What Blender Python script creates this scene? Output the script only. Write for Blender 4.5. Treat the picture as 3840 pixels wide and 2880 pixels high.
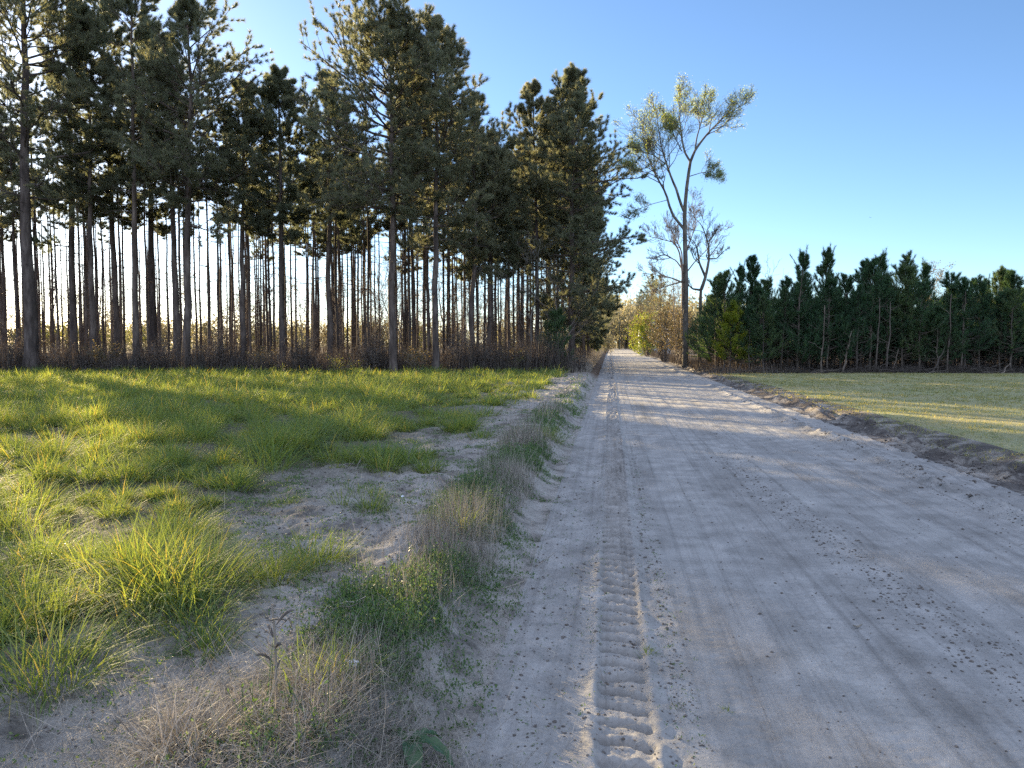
import bpy, math, random
import numpy as np
from mathutils import Vector

for o in list(bpy.data.objects):
    bpy.data.objects.remove(o, do_unlink=True)
S = bpy.context.scene
COL = S.collection
rad = math.radians

# ------------------------------------------------------------------ camera, sky, sun, exposure
F = 2885.0                      # focal length in pixels of the 3840-wide photograph
CX, HY = 1920.0, 1285.0         # picture centre, horizon row
TH = math.atan2(2288 - CX, F)   # the road runs along +Y, the camera looks this far left of it
CT, ST = math.cos(TH), math.sin(TH)
EYE = 1.65
cam = bpy.data.cameras.new("camera")
cam.sensor_width = 36.0
cam.lens = 36.0 * F / 3840.0
cam.clip_end = 6000
camo = bpy.data.objects.new("camera", cam)
COL.objects.link(camo)
camo.location = (0, 0, EYE)
camo.rotation_euler = (math.pi / 2 - math.atan2(1440 - HY, F), 0, TH)
S.camera = camo

SUN_EL = rad(13.0)
SUN_AZ = rad(45.0)              # left of the road direction
w = bpy.data.worlds.new("World")
S.world = w
w.use_nodes = True
nt = w.node_tree
nt.nodes.clear()
sky = nt.nodes.new("ShaderNodeTexSky")
sky.sky_type = 'NISHITA'
sky.sun_disc = False
sky.sun_elevation = SUN_EL
sky.sun_rotation = -SUN_AZ
sky.altitude = 0
sky.air_density = 0.75
sky.dust_density = 0.25
sky.ozone_density = 3.0
bg = nt.nodes.new("ShaderNodeBackground")
bg.inputs[1].default_value = 0.05
wo = nt.nodes.new("ShaderNodeOutputWorld")
# sky brightened overhead and behind the camera, added as fill for shaded ground
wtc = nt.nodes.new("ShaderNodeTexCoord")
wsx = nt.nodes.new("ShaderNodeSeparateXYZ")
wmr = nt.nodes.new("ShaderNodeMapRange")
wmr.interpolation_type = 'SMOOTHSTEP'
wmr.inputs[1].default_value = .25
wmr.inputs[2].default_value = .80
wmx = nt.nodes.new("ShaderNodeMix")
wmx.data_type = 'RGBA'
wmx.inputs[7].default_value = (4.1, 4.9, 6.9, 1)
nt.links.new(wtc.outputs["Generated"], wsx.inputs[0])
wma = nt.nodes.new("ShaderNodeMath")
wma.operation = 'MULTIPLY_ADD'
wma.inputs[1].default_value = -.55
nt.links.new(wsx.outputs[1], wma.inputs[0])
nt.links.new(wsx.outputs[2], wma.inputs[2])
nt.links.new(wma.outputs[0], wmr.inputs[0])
whs = nt.nodes.new("ShaderNodeHueSaturation")
whs.inputs["Saturation"].default_value = 1.0
whs.inputs["Value"].default_value = 1.10
nt.links.new(sky.outputs[0], whs.inputs["Color"])
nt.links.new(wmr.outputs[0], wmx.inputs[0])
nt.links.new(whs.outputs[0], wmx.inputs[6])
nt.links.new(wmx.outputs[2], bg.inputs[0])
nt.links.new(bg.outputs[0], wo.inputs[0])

sl = bpy.data.lights.new("sun", 'SUN')
sl.energy = 5.0
sl.angle = rad(0.5)
sl.color = (1.0, 0.78, 0.46)
so = bpy.data.objects.new("sun", sl)
COL.objects.link(so)
SV = Vector((-math.sin(SUN_AZ) * math.cos(SUN_EL), math.cos(SUN_AZ) * math.cos(SUN_EL), math.sin(SUN_EL)))
so.rotation_euler = SV.to_track_quat('Z', 'Y').to_euler()
so.location = (-60, 70, 60)

S.view_settings.view_transform = 'Standard'
S.view_settings.look = 'None'
S.view_settings.gamma = 1
S.view_settings.exposure = 2.35
S.render.engine = 'CYCLES'
S.cycles.max_bounces = 6
S.cycles.diffuse_bounces = 3
S.cycles.glossy_bounces = 2
S.cycles.transmission_bounces = 4
S.cycles.transparent_max_bounces = 8
S.cycles.use_denoising = False
S.cycles.denoiser = 'OPENIMAGEDENOISE'
S.cycles.denoising_input_passes = 'RGB_ALBEDO_NORMAL'
S.cycles.denoising_prefilter = 'NONE'


def at(px, d):
    """ground point seen at photograph column px, d metres in front of the camera"""
    x = (px - CX) / F * d
    return (x * CT - d * ST, x * ST + d * CT)


def camdist(X, Y):
    return -X * ST + Y * CT


def campx(X, Y):
    d = -X * ST + Y * CT
    return CX + F * (X * CT + Y * ST) / np.maximum(d, 0.1)


# ------------------------------------------------------------------ noise
_pr = np.random.default_rng(7)
_perm = _pr.permutation(1024)
_g = _pr.uniform(0, 2 * np.pi, 1024)
_gx, _gy = np.cos(_g), np.sin(_g)


def perlin(x, y, seed=0):
    x = np.asarray(x, float) + seed * 17.31
    y = np.asarray(y, float) + seed * 9.77
    xi, yi = np.floor(x).astype(np.int64), np.floor(y).astype(np.int64)
    xf, yf = x - xi, y - yi
    u, v = xf * xf * xf * (xf * (xf * 6 - 15) + 10), yf * yf * yf * (yf * (yf * 6 - 15) + 10)

    def g(i, j, a, b):
        h = _perm[(_perm[i & 1023] + j) & 1023]
        return _gx[h] * a + _gy[h] * b
    n00, n10 = g(xi, yi, xf, yf), g(xi + 1, yi, xf - 1, yf)
    n01, n11 = g(xi, yi + 1, xf, yf - 1), g(xi + 1, yi + 1, xf - 1, yf - 1)
    a = n00 + u * (n10 - n00)
    return (a + v * (n01 + u * (n11 - n01) - a)) * 1.5


def fbm(x, y, seed=0, octs=4, gain=0.5):
    s, a = 0, 1.0
    for k in range(octs):
        s = s + a * perlin(x * 2 ** k, y * 2 ** k, seed + k)
        a *= gain
    return s


def sstep(a, b, x):
    t = np.clip((x - a) / (b - a), 0, 1)
    return t * t * (3 - 2 * t)


# ------------------------------------------------------------------ mesh helpers
def mesh(name, verts, faces, mat, smooth=False):
    """verts (N,3); faces: one (M,k) array or a list of them"""
    if not isinstance(faces, list):
        faces = [faces]
    faces = [f for f in faces if len(f)]
    me = bpy.data.meshes.new(name)
    verts = np.ascontiguousarray(verts, dtype=np.float32)
    me.vertices.add(len(verts))
    me.vertices.foreach_set("co", verts.ravel())
    loops = np.concatenate([f.ravel() for f in faces]).astype(np.int32)
    tot = np.concatenate([np.full(len(f), f.shape[1], np.int32) for f in faces])
    start = np.concatenate([[0], np.cumsum(tot)[:-1]]).astype(np.int32)
    me.loops.add(len(loops))
    me.loops.foreach_set("vertex_index", loops)
    me.polygons.add(len(tot))
    me.polygons.foreach_set("loop_start", start)
    me.polygons.foreach_set("loop_total", tot)
    me.polygons.foreach_set("use_smooth", np.full(len(tot), smooth, bool))
    me.update(calc_edges=True)
    if mat is not None:
        me.materials.append(mat)
    return me


class Geo:
    def __init__(self):
        self.v, self.f, self.n = [], {}, 0

    def add(self, v, f):
        if len(v) == 0:
            return
        self.v.append(v)
        self.f.setdefault(f.shape[1], []).append(f + self.n)
        self.n += len(v)

    def mesh(self, name, mat, smooth=False):
        return mesh(name, np.concatenate(self.v), [np.concatenate(x) for x in self.f.values()], mat, smooth)


def norm(a):
    return a / np.maximum(np.linalg.norm(a, axis=-1, keepdims=True), 1e-9)


def tubes(P, R, sides=4):
    """P (N,K,3) centre lines, R (N,K) radii"""
    P = np.asarray(P, float)
    N, K, _ = P.shape
    T = norm(np.gradient(P, axis=1))
    ref = np.where(np.abs(T[:, :1, 2:3]) > 0.75, np.array([1.0, 0, 0]), np.array([0, 0, 1.0]))
    A = norm(np.cross(T, np.broadcast_to(ref, T.shape)))
    B = np.cross(T, A)
    ang = np.arange(sides) * 2 * np.pi / sides
    ring = A[:, :, None, :] * np.cos(ang)[None, None, :, None] + B[:, :, None, :] * np.sin(ang)[None, None, :, None]
    V = (P[:, :, None, :] + ring * np.asarray(R)[:, :, None, None]).reshape(-1, 3)
    base = (np.arange(N)[:, None, None] * K + np.arange(K - 1)[None, :, None]) * sides
    j = np.arange(sides)[None, None, :]
    j2 = (j + 1) % sides
    Fq = np.stack([base + j, base + j2, base + sides + j2, base + sides + j], -1).reshape(-1, 4)
    return V, Fq


def needles(rng, base, direc, length, width):
    N = len(base)
    s = norm(np.cross(direc, rng.normal(size=(N, 3))))
    w2 = (np.asarray(width) * 0.5)
    w2 = np.broadcast_to(w2, (N,))[:, None]
    tip = base + direc * np.broadcast_to(length, (N,))[:, None]
    V = np.stack([base - s * w2, base + s * w2, tip], 1).reshape(-1, 3)
    return V, np.arange(N * 3).reshape(-1, 3)


def leaves(rng, pos, size, up=0.4, asp=0.55):
    """diamond leaves with random aim"""
    N = len(pos)
    d = rng.normal(size=(N, 3)); d[:, 2] += up; d = norm(d)
    s = norm(np.cross(d, rng.normal(size=(N, 3))))
    L = np.broadcast_to(size, (N,))[:, None]
    V = np.stack([pos, pos + d * L * .5 + s * L * asp * .5, pos + d * L, pos + d * L * .5 - s * L * asp * .5], 1).reshape(-1, 3)
    return V, np.arange(N * 4).reshape(-1, 4)


def blades(rng, base, az, lean0, curl, length, width, K=4):
    """curved grass blades. lean0: start angle from vertical, curl: extra angle at the tip"""
    N = len(base)
    s = (np.arange(K + 1) / K)[None, :]
    th = lean0[:, None] + curl[:, None] * s
    seg = (length / K)[:, None]
    thm = (th[:, 1:] + th[:, :-1]) / 2
    h = np.concatenate([np.zeros((N, 1)), np.cumsum(np.sin(thm) * seg, 1)], 1)
    z = np.concatenate([np.zeros((N, 1)), np.cumsum(np.cos(thm) * seg, 1)], 1)
    dx, dy = np.cos(az)[:, None], np.sin(az)[:, None]
    C = np.stack([base[:, 0:1] + dx * h, base[:, 1:2] + dy * h, base[:, 2:3] + z], -1)
    tw = az + np.pi / 2 + rng.normal(0, .5, N)
    side = np.stack([np.cos(tw), np.sin(tw), np.zeros(N)], -1)[:, None, :]
    wd = (width[:, None] * (1 - s ** 1.6) * (0.65 + 0.35 * np.minimum(1, s * 4)) * 0.5)[..., None]
    wd[:, -1] = 0.0004
    V = np.stack([C - side * wd, C + side * wd], 2).reshape(-1, 3)
    b = np.arange(N)[:, None] * (K + 1) * 2 + np.arange(K)[None, :] * 2
    Fq = np.stack([b, b + 1, b + 3, b + 2], -1).reshape(-1, 4)
    return V, Fq


def obj(name, me, parent=None, loc=None, rotz=0.0, scale=None):
    o = bpy.data.objects.new(name, me)
    COL.objects.link(o)
    if parent is not None:
        o.parent = parent
    if loc is not None:
        o.location = loc
    if rotz:
        o.rotation_euler = (0, 0, rotz)
    if scale is not None:
        o.scale = scale if hasattr(scale, '__len__') else (scale,) * 3
    return o


def tag(o, label=None, cat=None, group=None, kind=None):
    if label: o["label"] = label
    if cat: o["category"] = cat
    if group: o["group"] = group
    if kind: o["kind"] = kind
    return o


def thing(name, parts, label, cat, loc, rotz=0.0, scale=None, group=None, tilt=None):
    """an Empty at the thing's base with its part meshes as children"""
    e = obj(name, None, None, loc, rotz, scale)
    if tilt:
        e.rotation_euler = (tilt[0], tilt[1], rotz)
    tag(e, label, cat, group)
    for nm, me in parts:
        obj(nm, me, e)
    return e


# ------------------------------------------------------------------ materials
def new_mat(name):
    m = bpy.data.materials.new(name)
    m.use_nodes = True
    t = m.node_tree
    t.nodes.clear()
    out = t.nodes.new("ShaderNodeOutputMaterial")
    return m, t, out


def N(t, typ, **kw):
    n = t.nodes.new(typ)
    for k, v in kw.items():
        setattr(n, k, v)
    return n


def ramp(t, fac, stops, interp='LINEAR'):
    r = N(t, "ShaderNodeValToRGB")
    r.color_ramp.interpolation = interp
    while len(r.color_ramp.elements) > 1:
        r.color_ramp.elements.remove(r.color_ramp.elements[-1])
    for i, (p, c) in enumerate(stops):
        e = r.color_ramp.elements[0] if i == 0 else r.color_ramp.elements.new(p)
        e.position = p
        e.color = (*c, 1)
    t.links.new(fac, r.inputs[0])
    return r.outputs[0]


def mixc(t, fac, a, b, mode='MIX'):
    m = N(t, "ShaderNodeMix", data_type='RGBA', blend_type=mode)
    if hasattr(fac, 'is_linked') or isinstance(fac, bpy.types.NodeSocket):
        t.links.new(fac, m.inputs[0])
    else:
        m.inputs[0].default_value = fac
    for s, k in ((a, 6), (b, 7)):
        if isinstance(s, bpy.types.NodeSocket):
            t.links.new(s, m.inputs[k])
        else:
            m.inputs[k].default_value = (*s, 1)
    return m.outputs[2]


def noise(t, scale, detail=4, rough=0.55, vec=None, out=0):
    n = N(t, "ShaderNodeTexNoise")
    n.inputs["Scale"].default_value = scale
    n.inputs["Detail"].default_value = detail
    n.inputs["Roughness"].default_value = rough
    if vec is not None:
        t.links.new(vec, n.inputs["Vector"])
    return n.outputs[out]


def mapping(t, scale, vec=None):
    if vec is None:
        vec = N(t, "ShaderNodeTexCoord").outputs["Object"]
    m = N(t, "ShaderNodeMapping")
    m.inputs["Scale"].default_value = scale
    t.links.new(vec, m.inputs["Vector"])
    return m.outputs[0]


def mrange(t, v, a, b, c=0, d=1):
    m = N(t, "ShaderNodeMapRange")
    t.links.new(v, m.inputs[0])
    for i, x in zip((1, 2, 3, 4), (a, b, c, d)):
        m.inputs[i].default_value = x
    return m.outputs[0]


def leaf_mat(name, stops, trans=0.4, tcol=None, rough=0.55, spec=0.3, per_obj=0.0):
    """thin foliage: colour varies leaf by leaf, part of the light goes through"""
    m, t, out = new_mat(name)
    g = N(t, "ShaderNodeNewGeometry")
    fac = g.outputs["Random Per Island"]
    if per_obj:
        oi = N(t, "ShaderNodeObjectInfo")
        a = N(t, "ShaderNodeMath", operation='MULTIPLY_ADD')
        t.links.new(oi.outputs["Random"], a.inputs[0])
        a.inputs[1].default_value = per_obj
        b = N(t, "ShaderNodeMath", operation='MULTIPLY')
        t.links.new(fac, b.inputs[0])
        b.inputs[1].default_value = 1 - per_obj
        t.links.new(b.outputs[0], a.inputs[2])
        fac = a.outputs[0]
    c = ramp(t, fac, stops)
    p = N(t, "ShaderNodeBsdfPrincipled")
    t.links.new(c, p.inputs["Base Color"])
    p.inputs["Roughness"].default_value = rough
    p.inputs["Specular IOR Level"].default_value = spec
    tr = N(t, "ShaderNodeBsdfTranslucent")
    tc = mixc(t, 1.0, c, tcol or (1, 1, 1), 'MULTIPLY')
    t.links.new(tc, tr.inputs[0])
    mx = N(t, "ShaderNodeMixShader")
    mx.inputs[0].default_value = trans
    t.links.new(p.outputs[0], mx.inputs[1])
    t.links.new(tr.outputs[0], mx.inputs[2])
    t.links.new(mx.outputs[0], out.inputs[0])
    return m


def solid_mat(name, stops, scale=8, vscale=(1, 1, 1), rough=0.9, bump=0.0, bscale=None, spec=0.2, detail=6, per_obj=False):
    m, t, out = new_mat(name)
    v = mapping(t, vscale)
    f = noise(t, scale, detail, 0.6, v)
    f = mrange(t, f, 0.3, 0.7)
    c = ramp(t, f, stops)
    if per_obj:
        oi = N(t, "ShaderNodeObjectInfo")
        r = ramp(t, oi.outputs["Random"], [(0, (.65, .65, .68)), (1, (1.3, 1.25, 1.2))])
        c = mixc(t, 1.0, c, r, 'MULTIPLY')
    p = N(t, "ShaderNodeBsdfPrincipled")
    t.links.new(c, p.inputs["Base Color"])
    p.inputs["Roughness"].default_value = rough
    p.inputs["Specular IOR Level"].default_value = spec
    if bump:
        b = N(t, "ShaderNodeBump")
        b.inputs["Strength"].default_value = bump
        b.inputs["Distance"].default_value = 0.02
        f2 = noise(t, bscale or scale * 3, 5, 0.65, v)
        t.links.new(f2, b.inputs["Height"])
        t.links.new(b.outputs[0], p.inputs["Normal"])
    t.links.new(p.outputs[0], out.inputs[0])
    return m


M = {}
M['bark'] = solid_mat("pine_bark", [(0, (.035, .028, .024)), (.5, (.10, .08, .068)), (1, (.20, .165, .14))], 5, (1, 1, .22), .95, .9, 14, per_obj=True)
M['limb'] = solid_mat("pine_limb", [(0, (.05, .04, .034)), (1, (.15, .12, .10))], 6, (1, 1, 1), .95)
M['needle'] = leaf_mat("pine_needles", [(0, (.095, .125, .088)), (.4, (.16, .182, .122)), (.8, (.225, .225, .145)), (1, (.31, .28, .185))], .56, (1.18, 1.14, .86), .5, .25, .3)
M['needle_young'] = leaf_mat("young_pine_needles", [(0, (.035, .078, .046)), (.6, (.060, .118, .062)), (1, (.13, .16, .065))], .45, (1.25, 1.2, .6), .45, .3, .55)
M['ybark'] = solid_mat("young_pine_bark", [(0, (.06, .05, .042)), (1, (.17, .145, .12))], 9, (1, 1, .4), .9, .5, 25, per_obj=True)
M['grey_bark'] = solid_mat("grey_bark", [(0, (.06, .052, .043)), (.6, (.14, .125, .105)), (1, (.24, .215, .185))], 4, (1, 1, .5), .9, .4, 15)
M['twig'] = solid_mat("bare_twigs", [(0, (.12, .10, .085)), (1, (.26, .215, .18))], 3)
M['bud'] = leaf_mat("spring_leaves", [(0, (.16, .23, .07)), (.6, (.28, .34, .10)), (1, (.40, .38, .14))], .6, (1.3, 1.25, .6))
M['grass'] = leaf_mat("grass_blades", [(0, (.095, .160, .075)), (.5, (.15, .225, .095)), (.85, (.21, .28, .11)), (.95, (.26, .26, .10)), (1, (.36, .32, .17))], .55, (1.6, 1.3, .38), .6, .12)
M['mown'] = leaf_mat("short_grass", [(0, (.16, .21, .11)), (.6, (.25, .27, .14)), (1, (.40, .355, .19))], .55, (1.5, 1.25, .5), .6, .2)
M['straw'] = leaf_mat("dry_stalks", [(0, (.13, .115, .095)), (.5, (.26, .235, .195)), (1, (.42, .38, .32))], .25, (1.1, 1, .85), .7, .2)
M['brush'] = leaf_mat("dead_brush", [(0, (.042, .037, .034)), (.6, (.085, .074, .066)), (1, (.17, .145, .12))], .2, (1.1, .95, .75), .8, .1)
M['weed'] = leaf_mat("weed_leaves", [(0, (.06, .12, .05)), (.6, (.10, .18, .07)), (1, (.18, .24, .10))], .5, (1.3, 1.2, .5), .45, .35)
M['shrubleaf'] = leaf_mat("tan_shrub_leaves", [(0, (.06, .06, .025)), (.5, (.13, .105, .05)), (1, (.22, .165, .085))], .4, (1.2, 1.1, .7))
M['yellowleaf'] = leaf_mat("yellow_green_leaves", [(0, (.10, .16, .02)), (.6, (.22, .27, .03)), (1, (.33, .33, .05))], .5, (1.3, 1.2, .4))
M['olive'] = leaf_mat("olive_leaves", [(0, (.06, .085, .025)), (.6, (.13, .15, .04)), (1, (.22, .20, .07))], .5, (1.3, 1.2, .6))
M['pale'] = leaf_mat("haze_paled_leaves", [(0, (.13, .135, .085)), (.6, (.22, .21, .14)), (1, (.31, .28, .20))], .5, (1.15, 1.08, .8))  # paled leaf colour stands in for distance haze, which is not modelled
M['clod'] = solid_mat("dark_soil_clods", [(0, (.055, .048, .042)), (1, (.16, .138, .118))], 30)
M['white'] = solid_mat("white_paint", [(0, (.60, .60, .58)), (1, (.70, .70, .68))], 3, rough=.6)
M['plastic'] = solid_mat("white_plastic", [(0, (.62, .68, .75)), (1, (.85, .88, .92))], 20, rough=.35, spec=.5)
M['roofing'] = solid_mat("grey_roofing", [(0, (.16, .15, .15)), (1, (.26, .25, .24))], 5)
M['wood'] = solid_mat("weathered_wood", [(0, (.13, .11, .095)), (1, (.24, .21, .18))], 5, (1, 1, .2))
M['feather'] = solid_mat("dark_feathers", [(0, (.02, .02, .025)), (1, (.05, .05, .06))], 5)
M['dock'] = leaf_mat("dock_leaf", [(0, (.035, .085, .03)), (1, (.06, .12, .045))], .3, (1.3, 1.2, .5), .35, .5)


def ground_material(name, kind):
    m, t, out = new_mat(name)
    tc = N(t, "ShaderNodeTexCoord").outputs["Object"]
    sx = N(t, "ShaderNodeSeparateXYZ")
    t.links.new(tc, sx.inputs[0])
    fine = noise(t, 55, 8, .65, tc)
    med = noise(t, 3.2, 7, .6, tc)
    big = noise(t, .45, 4, .5, tc)
    if kind == 'road':
        c = ramp(t, mrange(t, med, .3, .72), [(0, (.195, .187, .173)), (.5, (.26, .25, .233)), (1, (.325, .313, .293))])
        st = noise(t, 1.0, 7, .68, mapping(t, (14, .13, 1), tc))
        c = mixc(t, 1.0, c, ramp(t, mrange(t, st, .3, .7), [(0, (.68, .67, .66)), (.45, (.98, .98, .98)), (1, (1.12, 1.11, 1.10))]), 'MULTIPLY')
        c = mixc(t, 1.0, c, ramp(t, mrange(t, fine, .28, .72), [(0, (.70, .69, .68)), (.4, (.97, .97, .97)), (1, (1.1, 1.1, 1.1))]), 'MULTIPLY')
        pk = noise(t, 1.1, 6, .6, mapping(t, (1.6, .35, 1), tc))
        c = mixc(t, 1.0, c, ramp(t, mrange(t, pk, .32, .68), [(0, (.80, .79, .78)), (.5, (1, 1, 1)), (1, (1.12, 1.12, 1.11))]), 'MULTIPLY')
        # scattered darker crumbs of soil
        vor = N(t, "ShaderNodeTexVoronoi")
        vor.inputs["Scale"].default_value = 34
        t.links.new(tc, vor.inputs["Vector"])
        dots = mrange(t, vor.outputs["Distance"], .10, .22, 1, 0)
        patch = mrange(t, noise(t, 2.3, 5, .7, mapping(t, (2.2, .7, 1), tc)), .52, .66)
        mul = N(t, "ShaderNodeMath", operation='MULTIPLY')
        t.links.new(dots, mul.inputs[0]); t.links.new(patch, mul.inputs[1])
        c = mixc(t, mul.outputs[0], c, (.12, .10, .085))
        # patchy darker tone along the tyre track
        tx = N(t, "ShaderNodeMath", operation='ADD'); t.links.new(sx.outputs[0], tx.inputs[0]); tx.inputs[1].default_value = -.065
        ta = N(t, "ShaderNodeMath", operation='ABSOLUTE'); t.links.new(tx.outputs[0], ta.inputs[0])
        tm = N(t, "ShaderNodeMath", operation='MULTIPLY'); t.links.new(mrange(t, ta.outputs[0], .17, .09, 0, .16), tm.inputs[0]); t.links.new(mrange(t, noise(t, 5, 6, .7, tc), .35, .6), tm.inputs[1])
        c = mixc(t, tm.outputs[0], c, (.17, .15, .13))
        bumpd = .008
    elif kind == 'field':
        c = ramp(t, mrange(t, med, .3, .7), [(0, (.085, .076, .068)), (.3, (.20, .182, .16)), (.55, (.28, .258, .23)), (1, (.345, .322, .29))])
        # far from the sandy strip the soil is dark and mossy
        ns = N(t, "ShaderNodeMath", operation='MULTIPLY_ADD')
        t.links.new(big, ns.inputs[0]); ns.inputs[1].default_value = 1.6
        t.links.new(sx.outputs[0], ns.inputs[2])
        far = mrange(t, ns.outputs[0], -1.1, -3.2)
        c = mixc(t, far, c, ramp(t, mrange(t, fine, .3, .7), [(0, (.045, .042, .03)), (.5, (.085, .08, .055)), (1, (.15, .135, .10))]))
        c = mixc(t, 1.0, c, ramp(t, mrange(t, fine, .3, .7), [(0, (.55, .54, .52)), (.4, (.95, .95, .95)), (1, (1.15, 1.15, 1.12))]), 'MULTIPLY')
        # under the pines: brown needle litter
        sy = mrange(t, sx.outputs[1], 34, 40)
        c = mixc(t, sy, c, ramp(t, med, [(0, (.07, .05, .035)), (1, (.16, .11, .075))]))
        bumpd = .02
    elif kind == 'ridge':
        c = ramp(t, mrange(t, noise(t, 1.6, 8, .7, tc), .36, .64), [(0, (.055, .047, .041)), (.45, (.11, .096, .084)), (.7, (.21, .19, .165)), (1, (.29, .268, .24))])
        c = mixc(t, 1.0, c, ramp(t, mrange(t, fine, .3, .7), [(0, (.5, .5, .5)), (.5, (1, 1, 1)), (1, (1.15, 1.15, 1.15))]), 'MULTIPLY')
        bumpd = .025
    elif kind == 'mown':
        c = ramp(t, mrange(t, med, .3, .7), [(0, (.18, .21, .11)), (.5, (.25, .262, .14)), (1, (.34, .31, .18))])
        c = mixc(t, mrange(t, big, .35, .7), c, (.27, .245, .135))
        c = mixc(t, 1.0, c, ramp(t, mrange(t, fine, .3, .7), [(0, (.55, .56, .5)), (.5, (1, 1, 1)), (1, (1.2, 1.18, 1.15))]), 'MULTIPLY')
        sy = mrange(t, sx.outputs[1], 41, 46)
        c = mixc(t, sy, c, ramp(t, med, [(0, (.06, .045, .035)), (1, (.13, .10, .07))]))
        bumpd = .03
    else:
        c = ramp(t, mrange(t, big, .3, .7), [(0, (.13, .13, .06)), (.5, (.20, .17, .08)), (1, (.26, .22, .13))])
        bumpd = .03
    p = N(t, "ShaderNodeBsdfPrincipled")
    t.links.new(c, p.inputs["Base Color"])
    p.inputs["Roughness"].default_value = .95
    p.inputs["Specular IOR Level"].default_value = .1
    b = N(t, "ShaderNodeBump")
    b.inputs["Strength"].default_value = .8
    b.inputs["Distance"].default_value = bumpd
    t.links.new(noise(t, 42, 8, .7, tc), b.inputs["Height"])
    t.links.new(b.outputs[0], p.inputs["Normal"])
    t.links.new(p.outputs[0], out.inputs[0])
    return m


# ------------------------------------------------------------------ ground
RL, RR = -.57, 4.45      # road edges
def height(X, Y):
    X, Y = np.broadcast_arrays(np.asarray(X, float), np.asarray(Y, float))
    near = np.exp(-np.maximum(Y, 0) / 45.0)
    wob = .09 * perlin(Y * .8, Y * 0 + 3.3, 3) + .05 * perlin(Y * 2.7, Y * 0 + 1.3, 4)
    # road bed
    h = .012 * perlin(X * 2.6, Y * .05, 11) + .008 * perlin(X * 6.0, Y * .12, 12) + .010 * fbm(X * 1.3, Y * .9, 13, 3)
    h += .0045 * fbm(X * 11, Y * 9, 14, 3) * (.4 + sstep(.9, .2, X) + .4 * sstep(1.4, 2.2, X))
    # lugged tyre track in the sand
    c = .065 + .03 * perlin(Y * .11, Y * 0, 21)
    d = X - c
    inside = sstep(.128, .10, np.abs(d))
    ph = (Y + .22 * d + 1.6 * d * d + .035 * perlin(Y * 1.3, X * 3, 22) + .02 * perlin(Y * 7, X * 9, 27)) / .16
    fr = ph - np.floor(ph)
    lug = .75 - 2.9 * np.exp(-((fr - .5) / .115) ** 2) + .5 * np.exp(-((fr - .78) / .10) ** 2) + .35 * fbm(X * 22, Y * 18, 28, 3)
    wear = np.clip(.75 + .6 * perlin(X * 3, Y * 1.1, 23), .15, 1.2)
    h += inside * (-.026 + .024 * lug * wear * (.9 + 1.9 * sstep(3, 10, Y)))
    h += .013 * np.exp(-((np.abs(d) - .14) / .03) ** 2) * (1 + 1.5 * perlin(X * 12, Y * 7, 24))
    # finer car tracks
    for xc, wd, amp in ((1.28, .10, .003), (1.62, .09, .0024), (2.95, .1, .0022), (.62, .08, .0026)):
        dd = X - xc - .05 * perlin(Y * .13, Y * 0 + xc * 9, 25)
        m_ = sstep(wd, wd * .75, np.abs(dd))
        h += m_ * (-.006 + amp * np.sin((Y + .4 * np.abs(dd)) * 2 * np.pi / .075) * sstep(12, 6, Y))
    # crumbly sand between track and bank
    h += .009 * fbm(X * 7, Y * 7, 26, 4) * sstep(-.02, -.22, X) * sstep(-1.2, -.6, X)
    # loose windrow on the right side of the road
    wr = X - 3.78 - .10 * perlin(Y * .5, Y * 0, 31)
    h += np.exp(-(wr / .13) ** 2) * (.045 + .05 * np.abs(fbm(X * 5, Y * 4, 32, 4))) * sstep(80, 50, Y)
    h += .02 * fbm(X * 4, Y * 3, 33, 3) * sstep(3.4, 4.0, X) * sstep(5.6, 5.2, X)
    # bank up to the left field
    xb = X + .62 - wob
    bank = sstep(0, -.42, xb)
    h += bank * (.20 + .05 * perlin(X * .9, Y * .7, 41))
    h += .035 * fbm(X * 4.5, Y * 4.5, 42, 4) * sstep(.05, -.3, xb)
    lf = sstep(-1.5, -4, X)
    h += lf * (-.03 + .06 * fbm(X * .5, Y * .5, 43, 3))
    # little sand mound beside the bare strip
    h += .11 * np.exp(-(((X + 1.40) / .24) ** 2 + ((Y - 5.55) / .30) ** 2))
    # spoil ridge right of the road
    xr = X - 4.95 - .12 * perlin(Y * .35, Y * 0, 51)
    h += np.exp(-(xr / .22) ** 2) * (.05 + .17 * fbm(X * 2.2, Y * 1.5, 52, 5) + .09 * perlin(X * .5, Y * .6, 55)) * (1 - .4 * sstep(40, 80, Y))
    h += .05 * fbm(X * 5, Y * 5, 53, 4) * np.exp(-(xr / .4) ** 2)
    h += sstep(5.0, 5.6, X) * (.08 + .03 * perlin(X * .2, Y * .2, 54))
    return h


def zat(X, Y):
    return float(height(np.array([X]), np.array([Y]))[0])


def spaced(a, b, d0, g):
    """coordinates from a to b, step d0 growing by g per metre of distance from a"""
    xs, x, s = [a], a, 1 if b > a else -1
    while (b - x) * s > 0:
        x += s * (d0 + g * abs(x - a))
        xs.append(x)
    xs[-1] = b
    return np.array(xs)


def ysteps(d0, g):
    ys = [-12, -8, -5, -3, -1.5, -.5, .5, 1.2, 1.8, 2.2, 2.5]
    y = 2.5
    while y < 260:
        y += max(d0, g * y * y * 0.25 + d0 * .5 * y / 2.5 * .6)
        if y < 45:
            pass
        ys.append(y)
    ys[-1] = 260
    return np.array(ys, float)


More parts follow.
